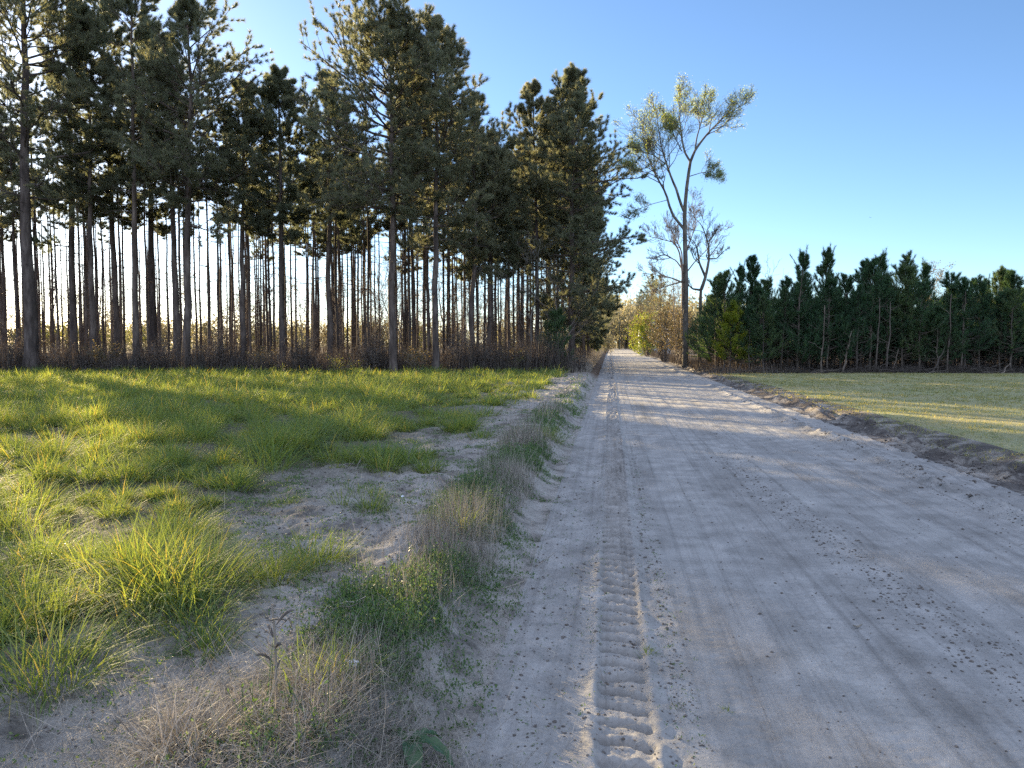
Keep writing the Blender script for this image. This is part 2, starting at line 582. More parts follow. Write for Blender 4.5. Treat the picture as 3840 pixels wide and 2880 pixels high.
def grid(name, xs, ys, mat, kind='structure'):
    X, Y = np.meshgrid(xs, ys)
    Z = height(X, Y)
    V = np.stack([X, Y, Z], -1).reshape(-1, 3)
    nx, ny = len(xs), len(ys)
    i = np.arange(ny - 1)[:, None] * nx + np.arange(nx - 1)[None, :]
    Fq = np.stack([i, i + 1, i + nx + 1, i + nx], -1).reshape(-1, 4)
    return tag(obj(name, mesh(name, V, Fq, mat, True)), kind=kind)


YS = ysteps(.012, .0008)
xs_road = np.concatenate([np.arange(RL, .34, .0105), np.arange(.345, RR - .01, .022), [RR]])
grid("road", xs_road, YS, ground_material("sandy_road", 'road'))
Y2 = ysteps(.022, .0035)
def snap(ys, ref):
    return ys
xs_field = np.concatenate([spaced(RL, -3.2, .014, .004)[:-1], spaced(-3.2, -95, .03, .055)])[::-1]
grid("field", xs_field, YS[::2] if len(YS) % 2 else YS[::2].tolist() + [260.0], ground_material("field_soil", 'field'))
grid("ridge", np.concatenate([np.arange(RR, 5.8, .03), [5.8]]), Y2, ground_material("spoil_ridge", 'ridge'))
grid("mown_field", spaced(5.8, 130, .05, .05), ysteps(.06, .006), ground_material("mown_field_soil", 'mown'))
gb = mesh("ground", np.array([(-2500, -1500, -.14), (2500, -1500, -.14), (2500, 3500, -.14), (-2500, 3500, -.14)]), np.array([[0, 1, 2, 3]]), ground_material("far_ground", 'far'))
tag(obj("ground", gb), kind='structure')


# ------------------------------------------------------------------ trees: branching
def interp(P, R, idx, s):
    """points, tangents and radii on polylines P[idx] at fraction s"""
    K = P.shape[1]
    f = np.clip(s, 0, .9999) * (K - 1)
    k = f.astype(int)
    a = (f - k)[:, None]
    p0, p1 = P[idx, k], P[idx, k + 1]
    return p0 + (p1 - p0) * a, norm(p1 - p0), R[idx, k] * (1 - a[:, 0]) + R[idx, k + 1] * a[:, 0]


def side(rng, P, R, per, smin, smax, ang, length, K=5, up=.25, wob=.12, rfac=.55, taper=.25, flat=False, minr=.003):
    """side branches off every polyline. length: fraction of the parent's length"""
    n = len(P)
    idx = np.repeat(np.arange(n), per)
    m = len(idx)
    s = smin + (smax - smin) * ((np.tile(np.arange(per), n) + rng.random(m)) / per)
    p, t, r = interp(P, R, idx, s)
    rnd = rng.normal(size=(m, 3))
    if flat:
        rnd[:, 2] *= .3
    perp = norm(rnd - (rnd * t).sum(1, keepdims=True) * t)
    a = np.radians(rng.uniform(ang[0], ang[1], m))[:, None]
    d = norm(t * np.cos(a) + perp * np.sin(a))
    plen = np.linalg.norm(np.diff(P, axis=1), axis=2).sum(1)[idx]
    L = plen * length * (1.15 - .75 * s) * rng.uniform(.6, 1.25, m)
    u = np.linspace(0, 1, K)[None, :, None]
    bend = rng.normal(size=(m, 1, 3)) * wob + np.array([0, 0, up])
    w1 = rng.normal(size=(m, K, 3)) * wob * .18
    w1[:, 0] = 0
    Q = p[:, None, :] + (d[:, None, :] * u + bend * u * u * .6 + w1) * L[:, None, None]
    r0 = np.maximum(r * rfac, minr)
    RR_ = r0[:, None] * (1 - (1 - taper) * u[..., 0])
    return Q, np.maximum(RR_, minr * .6)


def trunk_line(rng, H, K, wob, lean=(0, 0), z0=-.3):
    z = np.linspace(z0, H, K)
    wx = np.cumsum(rng.normal(0, wob / math.sqrt(K), K)); wy = np.cumsum(rng.normal(0, wob / math.sqrt(K), K))
    t = np.linspace(0, 1, K)
    wx -= wx[0]; wy -= wy[0]
    return np.stack([wx + lean[0] * t, wy + lean[1] * t, z], 1)


def tufts(rng, pos, axis, n, length, width, a0=12, a1=72, spread=.14):
    """bunches of needles around shoot ends"""
    m = len(pos)
    p = np.repeat(pos, n, 0)
    ax = np.repeat(axis, n, 0)
    k = m * n
    rnd = rng.normal(size=(k, 3))
    perp = norm(rnd - (rnd * ax).sum(1, keepdims=True) * ax)
    a = np.radians(rng.uniform(a0, a1, k))[:, None]
    d = norm(ax * np.cos(a) + perp * np.sin(a))
    base = p - ax * rng.uniform(0, spread, k)[:, None]
    return needles(rng, base, d, length * rng.uniform(.7, 1.15, k), width)


def pine(seed, H, cb, R, r0, nb=60, nt=34, lean=(0, 0), wob=.16, lopside=None, nlen=.24, nwid=.016, dead=14, low=(), sides=10, per=13):
    """grown pine: straight bare trunk, ascending limbs, needles bunched at the shoot ends.
    lopside: (azimuth, strength) makes the crown wider on one side; low: extra long low limbs (z, azimuth, length)"""
    rng = np.random.default_rng(seed)
    tr = trunk_line(rng, H, 16, wob, lean)
    zz = tr[:, 2]
    tt = np.clip(zz / H, 0, 1)
    rr = r0 * (1 - .86 * tt ** 1.1) + r0 * .35 * np.exp(-np.maximum(zz, 0) / .35)
    gt = Geo()
    gt.add(*tubes(tr[None], rr[None], sides))
    # main limbs
    t = np.sort(rng.random(nb)) ** .92
    z = cb + t * (H * .985 - cb)
    prof = np.where(t < .35, .62 + .38 * np.sin(np.pi / 2 * t / .35), np.maximum(1 - ((t - .35) / .65) ** 1.9, 0) * .88 + .12)
    az = np.arange(nb) * 2.39996 + rng.normal(0, .5, nb)
    L = R * prof * rng.uniform(.55, 1.18, nb)
    if lopside:
        L *= 1 + lopside[1] * np.cos(az - lopside[0])
    el = np.radians(-6 + 62 * t + rng.normal(0, 9, nb))
    if low:
        z = np.concatenate([z, [q[0] for q in low]]); az = np.concatenate([az, [q[1] for q in low]])
        L = np.concatenate([L, [q[2] for q in low]]); el = np.concatenate([el, np.radians(np.full(len(low), 4.0))])
        t = np.concatenate([t, np.zeros(len(low))])
    nb = len(z)
    K = 6
    u = np.linspace(0, 1, K)[None, :]
    base = np.stack([np.interp(z, zz, tr[:, 0]), np.interp(z, zz, tr[:, 1]), z], 1)
    hx = np.cos(el)[:, None] * u * L[:, None]
    hz = np.sin(el)[:, None] * u * L[:, None] + (.16 * u ** 2.2 - .05 * u) * L[:, None]
    azw = az[:, None] + np.cumsum(rng.normal(0, .10, (nb, K)), 1) * u
    P = np.stack([base[:, 0:1] + np.cos(azw) * hx, base[:, 1:2] + np.sin(azw) * hx, base[:, 2:3] + hz + rng.normal(0, .04, (nb, K)) * u * L[:, None]], -1)
    rb = np.interp(z, zz, rr)
    Rb = np.maximum((.010 + .011 * L) * np.minimum(1, rb / .06), .012)[:, None] * (1 - .72 * u)
    gl = gt
    gl.add(*tubes(P, Rb, 5))
    Q, Rq = side(rng, P, Rb, per, .15, 1.0, (28, 66), .42, K=4, up=.30, wob=.16, rfac=.5, taper=.4, minr=.006)
    gl.add(*tubes(Q, Rq, 3))
    # stubs and bare dead limbs below the crown
    if dead:
        zd = rng.uniform(min(max(1.8, cb * .35), 2.4), max(cb * 1.15, 2.6), dead)
        azd = rng.uniform(0, 6.28, dead)
        Ld = rng.uniform(.25, 1.5, dead) * np.clip(zd / cb, .3, 1)
        bd = np.stack([np.interp(zd, zz, tr[:, 0]), np.interp(zd, zz, tr[:, 1]), zd], 1)
        ud = np.linspace(0, 1, 5)[None, :]
        D = np.stack([bd[:, 0:1] + np.cos(azd)[:, None] * ud * Ld[:, None], bd[:, 1:2] + np.sin(azd)[:, None] * ud * Ld[:, None],
                      bd[:, 2:3] + (ud * .12 - ud ** 2 * rng.uniform(-.1, .45, (dead, 1))) * Ld[:, None]], -1)
        D[:, 1:] += rng.normal(0, .03, (dead, 4, 3))
        gl.add(*tubes(D, .022 * (1 - .7 * ud) * np.ones((dead, 1)), 3))
        E, RE = side(rng, D, .022 * (1 - .7 * ud) * np.ones((dead, 1)), 3, .4, 1, (30, 70), .4, K=3, up=-.1, minr=.006)
        gl.add(*tubes(E, RE, 3))
    # needle bunches
    gn = Geo()
    pos, axs = [], []
    for s in (.55, .78, 1.0):
        n = len(Q)
        p, d, _ = interp(Q, Rq, np.arange(n), np.full(n, s) + rng.uniform(-.06, 0, n))
        pos.append(p); axs.append(d)
    for s in (.6, .73, .86, 1.0):
        p, d, _ = interp(P, Rb, np.arange(nb), np.full(nb, s))
        pos.append(p); axs.append(d)
    top = tr[-1][None] + rng.normal(0, .12, (8, 3)) - np.array([0, 0, .2])
    pos.append(top); axs.append(np.tile([[0, 0, 1.0]], (8, 1)))
    pos = np.concatenate(pos); axs = np.concatenate(axs)
    axs = norm(axs + np.array([0, 0, .45]) + rng.normal(0, .22, axs.shape))
    gn.add(*tufts(rng, pos, axs, nt, nlen, nwid))
    return [("trunk", gt.mesh("pine_trunk", M['bark'], True)), ("crown", gn.mesh("pine_crown", M['needle']))]


def young_pine(seed, H, cb, R, nt=15, lean=(0, 0), candles=True, mat='needle_young', bare=True):
    """plantation pine: whorls of upswept limbs ending in long bottle-brush shoots"""
    rng = np.random.default_rng(seed)
    tr = trunk_line(rng, H, 12, .10, lean)
    zz = tr[:, 2]
    tt = np.clip(zz / H, 0, 1)
    rr = .065 * (H / 6) * (1 - .88 * tt)
    gt = Geo(); gt.add(*tubes(tr[None], rr[None], 8))
    nw = max(5, int((H - cb) / .42))
    z, az, L, el, t = [], [], [], [], []
    for k in range(nw):
        f = (k + .3) / nw
        for j in range(rng.integers(4, 7)):
            z.append(cb + f * (H - cb) * .96 + rng.normal(0, .08)); az.append(rng.uniform(0, 6.28)); t.append(f)
            L.append(R * (1 - f) ** .68 * rng.uniform(.6, 1.15) + .28)
            el.append(math.radians(8 + 58 * f + rng.normal(0, 9)))
    z, az, L, el, t = map(np.array, (z, az, L, el, t))
    nb = len(z); K = 6
    u = np.linspace(0, 1, K)[None, :]
    base = np.stack([np.interp(z, zz, tr[:, 0]), np.interp(z, zz, tr[:, 1]), z], 1)
    # limbs sweep up towards their tips
    e = el[:, None] + (np.radians(80) - el[:, None]) * u ** 2 * .75
    ds = (L / (K - 1))[:, None]
    hx = np.concatenate([np.zeros((nb, 1)), np.cumsum(np.cos(e[:, 1:]) * ds, 1)], 1)
    hz = np.concatenate([np.zeros((nb, 1)), np.cumsum(np.sin(e[:, 1:]) * ds, 1)], 1)
    P = np.stack([base[:, 0:1] + np.cos(az)[:, None] * hx, base[:, 1:2] + np.sin(az)[:, None] * hx, base[:, 2:3] + hz], -1)
    Rb = np.maximum(.006 + .008 * L, .007)[:, None] * (1 - .6 * u)
    gl = gt; gl.add(*tubes(P, Rb, 4))
    Q, Rq = side(rng, P, Rb, 4, .3, .95, (25, 55), .45, K=4, up=.5, wob=.1, rfac=.6, minr=.005)
    gl.add(*tubes(Q, Rq, 3))
    if bare:
        n = 16
        zd = rng.uniform(.5, cb + .6, n); azd = rng.uniform(0, 6.28, n); Ld = rng.uniform(.3, 1.1, n)
        bd = np.stack([np.interp(zd, zz, tr[:, 0]), np.interp(zd, zz, tr[:, 1]), zd], 1)
        ud = np.linspace(0, 1, 4)[None, :]
        D = np.stack([bd[:, 0:1] + np.cos(azd)[:, None] * ud * Ld[:, None], bd[:, 1:2] + np.sin(azd)[:, None] * ud * Ld[:, None], bd[:, 2:3] + ud * .25 * Ld[:, None]], -1)
        D[:, 1:] += rng.normal(0, .03, (n, 3, 3))
        gl.add(*tubes(D, .009 * (1 - .5 * ud) * np.ones((n, 1)), 3))
    gn = Geo()
    pos, axs = [], []
    for s in np.linspace(.42, 1.0, 7):
        p, d, _ = interp(P, Rb, np.arange(nb), np.full(nb, s)); pos.append(p); axs.append(d)
    for s in (.4, .62, .82, 1.0):
        p, d, _ = interp(Q, Rq, np.arange(len(Q)), np.full(len(Q), s)); pos.append(p); axs.append(d)
    # candles: straight upright shoots round the leader
    nc = rng.integers(5, 9)
    ca = rng.uniform(0, 6.28, nc); sp_ = np.radians(rng.uniform(8, 34, nc)); cl = rng.uniform(.55, 1.15, nc) * (H / 6) ** .5
    cd = np.stack([np.cos(ca) * np.sin(sp_), np.sin(ca) * np.sin(sp_), np.cos(sp_)], 1)
    cbs = np.stack([np.full(nc, tr[-1, 0]), np.full(nc, tr[-1, 1]), H - rng.uniform(.7, 1.7, nc)], 1)
    uu = np.linspace(0, 1, 4)
    CP = cbs[:, None, :] + cd[:, None, :] * (uu[None, :, None] * cl[:, None, None]) + np.array([0, 0, .12]) * (uu ** 2)[None, :, None]
    gl.add(*tubes(CP, np.full((nc, 4), .012), 4))
    for s in np.linspace(.25, 1.0, 7):
        p, d_, _ = interp(CP, np.ones((nc, 4)), np.arange(nc), np.full(nc, s)); pos.append(p); axs.append(d_)
    lead = np.stack([np.full(9, tr[-1, 0]), np.full(9, tr[-1, 1]), H - np.linspace(0, .9, 9)], 1)
    pos.append(lead); axs.append(np.tile([[0, 0, 1.0]], (9, 1)))
    pos = np.concatenate(pos); axs = norm(np.concatenate(axs) + np.array([0, 0, .25]))
    gn.add(*tufts(rng, pos, axs, int(nt * 1.35), .20, .0115, 14, 56, .12))
    return [("trunk", gt.mesh("young_trunk", M['ybark'], True)), ("crown", gn.mesh("young_crown", M[mat]))]


def bare_tree(seed, H, r0, spread=.42, levels=3, leaf=None, leafn=0, leafsize=.07, bark='twig', clear=.3, n1=12, up=.5, lean=(0, 0)):
    rng = np.random.default_rng(seed)
    tr = trunk_line(rng, H, 12, .35, lean)[None]
    zz = np.clip(tr[0, :, 2] / H, 0, 1)
    R0 = (r0 * (1 - .85 * zz) + r0 * .3 * np.exp(-np.maximum(tr[0, :, 2], 0) / .3))[None]
    gt = Geo(); gt.add(*tubes(tr, R0, 8))
    gl = gt
    P, R = side(rng, tr, R0, n1, clear, 1, (28, 60), spread, K=7, up=up, wob=.22, rfac=.55, minr=.010)
    gl.add(*tubes(P, R, 5))
    last = [P]
    for k in range(levels - 1):
        P, R = side(rng, P, R, 6 if k == 0 else 5, .25, 1, (22, 58), .5, K=5, up=.25, wob=.2, rfac=.6, minr=.008 if k == 0 else .006)
        gl.add(*tubes(P, R, 3))
        last.append(P)
    parts = [("trunk", gt.mesh("tree_trunk", M[bark], True))]
    if leaf:
        tips = np.concatenate([x[:, -1] for x in last[1:]] + [x[:, -2] for x in last[2:]])
        tips = tips[rng.integers(0, len(tips), leafn)] + rng.normal(0, .10, (leafn, 3))
        g = Geo(); g.add(*leaves(rng, tips, leafsize * rng.uniform(.6, 1.3, leafn)))
        parts.append(("crown", g.mesh("tree_crown", M[leaf])))
    return parts


def shrub(seed, H, W, leaf, n=2600, ls=.09, stems=14, stem='twig', low=.15):
    rng = np.random.default_rng(seed)
    az = rng.uniform(0, 6.28, stems)
    out = rng.uniform(.1, 1, stems)
    u = np.linspace(0, 1, 6)[None, :]
    hh = H * rng.uniform(.6, 1.0, stems)[:, None]
    P = np.stack([np.cos(az)[:, None] * W * .5 * out[:, None] * u ** .9 + np.cos(az)[:, None] * .1, np.sin(az)[:, None] * W * .5 * out[:, None] * u ** .9 + np.sin(az)[:, None] * .1,
                  hh * (u * 1.1 - .1 * u ** 2) - .15], -1)
    P[:, 1:] += rng.normal(0, .05 * H / 3, (stems, 5, 3))
    R = .018 * H / 3 * (1 - .7 * u) * np.ones((stems, 1))
    g = Geo(); g.add(*tubes(P, R, 5))
    Q, RQ = side(rng, P, R, 9, low, 1, (30, 75), .42, K=5, up=.3, wob=.25, minr=.006)
    g.add(*tubes(Q, RQ, 3))
    T, RT = side(rng, Q, RQ, 5, .2, 1, (25, 65), .5, K=4, up=.2, wob=.2, minr=.004)
    g.add(*tubes(T, RT, 3))
    parts = [("stems", g.mesh("shrub_stems", M[stem], True))]
    if n:
        i = rng.integers(0, len(T), n)
        p, _, _ = interp(T, RT, i, rng.random(n))
        gl = Geo(); gl.add(*leaves(rng, p + rng.normal(0, .05, p.shape), ls * rng.uniform(.6, 1.3, n)))
        parts.append(("foliage", gl.mesh("shrub_foliage", M[leaf])))
    return parts


# ------------------------------------------------------------------ the pine stand left of the road
def hgt(px_top, d):
    return (HY - px_top) * d / F + EYE - .2


EDGE = "grown pines along the front edge of the stand"
LIM = [  # px, depth, top row, crown base m, crown radius, trunk radius, label, extras
    (118, 38.0, -260, 7.3, 3.6, 0.323, "pine with the thickest grey trunk, first big one at the stand's left end", dict(lopside=(0, .2))),
    (282, 41.5, -90, 7.7, 2.6, 0.206, "dark pine with a needle covered low bough, second stout trunk from the left", dict(low=((6.6, 3.4, 1.9),))),
    (345, 40.0, 60, 8.3, 2.2, 0.163, "pale grey pine just right of the dark pine with the low bough", {}),
    (444, 43.0, -60, 8.1, 2.5, 0.181, "brownish pine between the pale grey pine and the bluish grey straight pine", {}),
    (510, 39.0, -150, 7.9, 2.5, 0.172, "straight bluish grey pine left of the twin leaning trunks", dict(nb=44)),
    (576, 44.0, 100, 7.9, 2.4, 0.224, "pine close behind the straight bluish grey pine with a forked dark trunk", {}),
    (668, 41.0, 160, 7.7, 2.4, 0.198, "dark left trunk of the close standing pine pair", dict(lean=(-.3, .1))),
    (704, 38.2, 38, 6.9, 3.4, 0.206, "right trunk of the close standing pine pair, its limbs spread in a wide fan", dict(lean=(.5, 0), lopside=(0, .15), nb=70)),
    (914, 40.0, 330, 7.1, 2.3, 0.163, "dark pine midway between the close pair and the pine with a kinked trunk", {}),
    (1056, 39.5, 268, 6.9, 2.2, 0.172, "pine with a kinked trunk and a narrow sunlit crown below the skyline dip", {}),
    (1237, 41.0, 300, 7.3, 2.5, 0.172, "dark pine left of the tall golden crowned pine", {}),
    (1476, 37.0, 50, 7.5, 3.7, 0.189, "tall pine with a broad golden sunlit crown reaching left over its neighbours", dict(lopside=(3.1, .20), nb=84)),
    (1632, 36.8, 92, 6.3, 2.9, 0.172, "tall pale trunked pine with bare lower limbs right of the golden crowned pine", dict(nb=72, dead=22, low=((7.0, .3, 2.2), (6.0, 2.9, 2.0)))),
    (1770, 41.0, 375, 5.2, 2.6, 0.155, "shorter dark pine right of the pale trunked tall pine", {}),
    (1835, 43.0, 520, 5.1, 2.5, 0.138, "slim pine on the sloping right shoulder of the stand", {}),
    (2020, 43.5, 330, 5.5, 2.3, 0.146, "thin crowned pine left of the last big pine before the road", dict(nb=46)),
    (2142, 43.0, 285, 2.6, 3.3, 0.189, "last big pine of the stand, boughs reaching out over the road", dict(nb=92, lopside=(.2, .12), low=((10.2, .05, 4.6), (7.0, .25, 4.2), (4.4, .1, 3.2), (3.4, -.5, 2.6)))),
    (2188, 49.0, 560, 1.0, 2.3, .13, "bushy pine clothed almost to the ground at the stand's road corner", dict(nb=74, dead=4)),
    (2205, 57.0, 640, .8, 2.2, .12, "shorter bushy pine behind the corner pine, low boughs at the road edge", dict(nb=66, dead=4)),
    (2085, 45.0, 620, 2.0, 1.9, .10, "thin leafy pine between the trunks beside the last big pine", dict(nb=40, dead=8)),
]
edge_xy = []
for k, (px, d, top, cb, R, r0, lab, kw) in enumerate(LIM):
    kw = dict(kw)
    nb = kw.pop('nb', 60)
    x, y = at(px, d)
    edge_xy.append((x, y))
    thing("pine_tree", pine(100 + k, hgt(top, d), cb, R * 1.08, r0, nb=nb, nt=62, **kw), lab, "pine tree", (x, y, .17), group=EDGE)

# inner trees: a few grown once, then copied
INNER = [pine(300 + k, 15.5 + .4 * k, 8.0 + .3 * k, 1.85 + .12 * (k % 3), .105 + .012 * (k % 4), nb=29, nt=46, per=10, wob=.10, dead=34, sides=7) for k in range(6)]
# openings in the canopy through which the low sun reaches the ground
# (photo column, distance, height of the lit spot, half width)
PATCH = [(430, 8.6, 0, .8), (40, 8.2, 0, .8), (250, 25.0, 0, 1.0), (700, 31.0, 0, 1.0), (1380, 33.5, 0, 1.2), (3000, 19.5, 0, 1.5), (3600, 15.5, 0, 1.6), (3250, 17.5, 0, 1.6), (3850, 14.3, 0, 1.4),
         (2500, 9.0, 0, .8), (2620, 23.0, 0, 1.0), (1850, 12.0, 0, .9), (3655, 43, 4.3, 1.5), (3790, 43, 4.3, 1.5), (2740, 41.5, 2.6, 1.0),
         (1400, 37, 11.5, 1.7), (1300, 37, 10.5, 1.5), (2120, 43, 12, 1.5), (2500, 28, 0, 1.0), (3300, 30, 0, 1.1), (2700, 17, 0, .9), (2450, 13.5, 0, .9), (3050, 11, 0, .8)]
PXY = [at(p, d) + (z, r) for p, d, z, r in PATCH]
SDX, SDY, STAN = -math.sin(SUN_AZ), math.cos(SUN_AZ), math.tan(SUN_EL)
def in_opening(X, Y, h0, h1):
    for a, b, z, r in PXY:
        t = (X - a) * SDX + (Y - b) * SDY
        if t > 0 and abs((X - a) * SDY - (Y - b) * SDX) < r + 1.1 and h0 < z + t * STAN < h1:
            return z + t * STAN
    return 0
rng = np.random.default_rng(5)
inner = []
sp = 2.42
for i in range(-30, 3):
    for j in range(0, 11):
        d = 42.5 + j * sp + rng.uniform(-.6, .6)
        x = i * sp + (j % 2) * .8 + rng.uniform(-.8, .8)
        X, Y = x * CT - d * ST, x * ST + d * CT
        if X > -2.2 or X < -62 or rng.random() < .12:
            continue
        if min((X - a) ** 2 + (Y - b) ** 2 for a, b in edge_xy) < 1.6:
            continue
        inner.append((X, Y))
for k in range(60):
    X, Y = at(rng.uniform(-300, 2080), rng.uniform(60, 76))
    if X < -2.4:
        inner.append((X, Y))
# trees of the stand's edge outside the picture, on the sun's side
for k in range(11):
    x = -28.5 - k * 2.9 + rng.uniform(-.6, .6); d = 38.5 + rng.uniform(-.8, 1.5)
    inner.append((x * CT - d * ST, x * ST + d * CT))
# the strip of pines that follows the road's left side
for Y in np.arange(49, 84, 3.1):
    p_ = (-2.6 + rng.uniform(-.5, .4), Y + rng.uniform(-.6, .6))
    inner.append(p_)
THIN = pine(350, 14.2, 12.2, .75, .085, nb=9, nt=36, per=5, wob=.10, dead=30, sides=7)
for k in range(30):
    X, Y = at(rng.uniform(-40, 2080), rng.uniform(52, 78))
    if X < -2.4:
        s = rng.uniform(.85, 1.1)
        thing("pine_tree", THIN, "spindly pine with a tiny crown, one of several among the thicker trunks inside the stand", "pine tree", (X, Y, .15), rng.uniform(0, 6.28), (s, s, s), group="spindly pines inside the stand")
for k, (X, Y) in enumerate(inner):
    d = camdist(X, Y); px = campx(X, Y)
    s = rng.uniform(.88, 1.08)
    if 590 < px < 775 and 58 < d < 70:      # trees left out so the low sun reaches the right field
        continue
    ray = in_opening(X, Y, 7.3, 17.8)
    if ray or (rng.random() < .12 and campx(X, Y) > -100):
        zs = 1.25 if 10.6 < ray < 15.4 else 1.0
        if 1700 < px < 1990:
            zs = min(zs, ((HY - 500) / F * d + 1.5) / 14.2)
        thing("pine_tree", THIN, "spindly pine with a tiny crown, one of several among the thicker trunks inside the stand", "pine tree", (X, Y, .15), rng.uniform(0, 6.28), (s, s, zs * rng.uniform(.97, 1.03)), group="spindly pines inside the stand")
        continue
    lab = "slim dark pine deep in the shaded stand, one of many alike"
    thing("pine_tree", INNER[k % 6], lab, "pine tree", (X, Y, .15), rng.uniform(0, 6.28), (s, s, min(s * rng.uniform(.93, 1.05), ((HY - 500) / F * d + 1.5) / 17.5 if 1740 < px < 1990 else 9)), group="slim pines deep in the stand")

UNDER = [bare_tree(330 + k, 4.2 + .9 * k, .035, .34, 3, n1=11, clear=.25) for k in range(3)]
rng = np.random.default_rng(6)
for k in range(46):
    X, Y = at(rng.uniform(-60, 2180), rng.uniform(41, 66))
    if X < -2.4:
        thing("sapling", UNDER[k % 3], "thin bare sapling among the trunks inside the stand", "sapling", (X, Y, .1), rng.uniform(0, 6.28), rng.uniform(.7, 1.3), group="bare saplings inside the stand")

# ------------------------------------------------------------------ young pines right of the road
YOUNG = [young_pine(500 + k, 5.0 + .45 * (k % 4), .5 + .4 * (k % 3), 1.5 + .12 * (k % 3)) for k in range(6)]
SPECIAL = [  # px, depth, top row, crown base, radius, label
    (2685, 43.5, 1030, .7, 1.7, "pointed dark young pine at the road end of the young pine row"),
    (2810, 45.0, 958, 1.0, 1.5, "young pine with tall pale candle shoots left of the bare grey sapling"),
    (2740, 41.5, 1130, .5, 1.2, "bright green sunlit young pine in front of the dark row"),
    (3098, 43.0, 932, 1.2, 1.7, "tallest young pine in the middle of the row"),
    (3225, 43.0, 978, 1.4, 1.3, "young pine with forked top just right of the tallest young pine"),
    (3395, 44.0, 952, 3.3, 1.15, "young pine standing clear above the row on a bare stem"),
    (3550, 43.0, 1025, 2.0, 1.4, "young pine with yellowish fan top right of the thin pale tree"),
    (3655, 42.5, 1040, 1.8, 1.3, "young pine with twin upright candles near the sunlit end of the row"),
    (3730, 43.0, 1008, 2.0, 1.4, "sunlit young pine with the longest candles near the row's right end"),
    (3790, 42.0, 1020, 2.0, 1.3, "sunlit young pine at the right end of the row, candles bent outward"),
    (2950, 42.5, 1040, 1.4, 1.35, "dark young pine between the bare grey sapling and the tallest young pine"),
]
young_xy = []
for k, (px, d, top, cb, R, lab) in enumerate(SPECIAL):
    x, y = at(px, d)
    young_xy.append((x, y))
    thing("young_pine", young_pine(600 + k, hgt(top, d), cb, R, nt=17, mat='yellowleaf' if k == 2 else 'needle_young'), lab, "young pine", (x, y, .08), group="young pines in the crowded row")  # one pine gets a brighter yellow-green leaf colour in place of sunlight
rng = np.random.default_rng(8)
k = 0
for row in range(8):
    for px in np.arange(2640, 4300, 58):
        d = 41.0 + row * 1.7 + rng.uniform(-.6, .6)
        x, y = at(px + rng.uniform(-24, 24), d)
        if min((x - a) ** 2 + (y - b) ** 2 for a, b in young_xy) < .7 or x < 6.0:
            continue
        s = rng.uniform(.66, 1.04) * (1 if row < 3 else .86)
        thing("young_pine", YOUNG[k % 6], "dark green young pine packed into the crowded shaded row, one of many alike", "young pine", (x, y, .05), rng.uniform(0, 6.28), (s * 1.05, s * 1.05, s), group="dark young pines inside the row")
        k += 1

# ------------------------------------------------------------------ the tall budding tree and the bare trees by the road
def px_path(pts, d, rng, x0, jit=.5):
    """polyline given in photograph pixels, at a depth around d, in metres from the base"""
    out = []
    for i, (cx, cy) in enumerate(pts):
        px, py = 2300 + cx / 2.023, 330 + cy / 2.023
        out.append(((px - x0) / F * d, 0, (HY - py) / F * d + EYE))
    return np.array(out, float)


def resample(P, K):
    seg = np.linalg.norm(np.diff(P, axis=0), axis=1)
    s = np.concatenate([[0], np.cumsum(seg)])
    t = np.linspace(0, s[-1], K * 4)
    Q = np.stack([np.interp(t, s, P[:, i]) for i in range(3)], 1)
    for _ in range(6):
        Q[1:-1] = (Q[:-2] + 2 * Q[1:-1] + Q[2:]) / 4
    return Q[np.linspace(0, len(Q) - 1, K).round().astype(int)]


def drawn_tree(seed, d, x0, trunk, limbs, r0, tipr, bark, leaf=None, leafn=0, twigs=(7, 6, 5), lsz=.09, lenf=.36):
    rng = np.random.default_rng(seed)
    K = 14
    T = resample(px_path(trunk, d, rng, x0), K)
    T[0, 2] = -.3
    g = Geo(); g.add(*tubes(T[None], np.linspace(r0 * 1.15, r0 * .55, K)[None], 10))
    L, R = [], []
    for (pts, ra, dep) in limbs:
        q = resample(px_path(pts, d, rng, x0), K)
        u = np.linspace(0, 1, K)
        q[:, 1] += dep * u + rng.normal(0, .05, K) * u
        L.append(q); R.append(ra * (1 - u) + tipr * u)
    L, R = np.array(L), np.array(R)
    gl = g; gl.add(*tubes(L, R, 7))
    Lb, Rb = L, R
    tips = []
    for i, n in enumerate(twigs):
        Lb, Rb = side(rng, Lb, Rb, n, .35 if i == 0 else .25, 1, (22, 60), lenf if i == 0 else .5, K=5, up=.35, wob=.2, rfac=.55, minr=.014 if i == 0 else .011)
        gl.add(*tubes(Lb, Rb, 4 if i == 0 else 3))
        if i:
            tips.append(Lb)
    parts = [("trunk", g.mesh("drawn_trunk", M[bark], True))]
    if leaf:
        p = np.concatenate([x.reshape(-1, 3) for x in tips[-1:]])
        p = p[rng.integers(0, len(p), leafn)]
        zt = p[:, 2]
        p = p[rng.random(len(p)) < np.clip((zt - 8.5) / 4.0, .05, 1)]
        gg = Geo(); gg.add(*leaves(rng, p + rng.normal(0, .13, p.shape), lsz * rng.uniform(.6, 1.4, len(p))))
        parts.append(("crown", gg.mesh("drawn_crown", M[leaf])))
    return parts


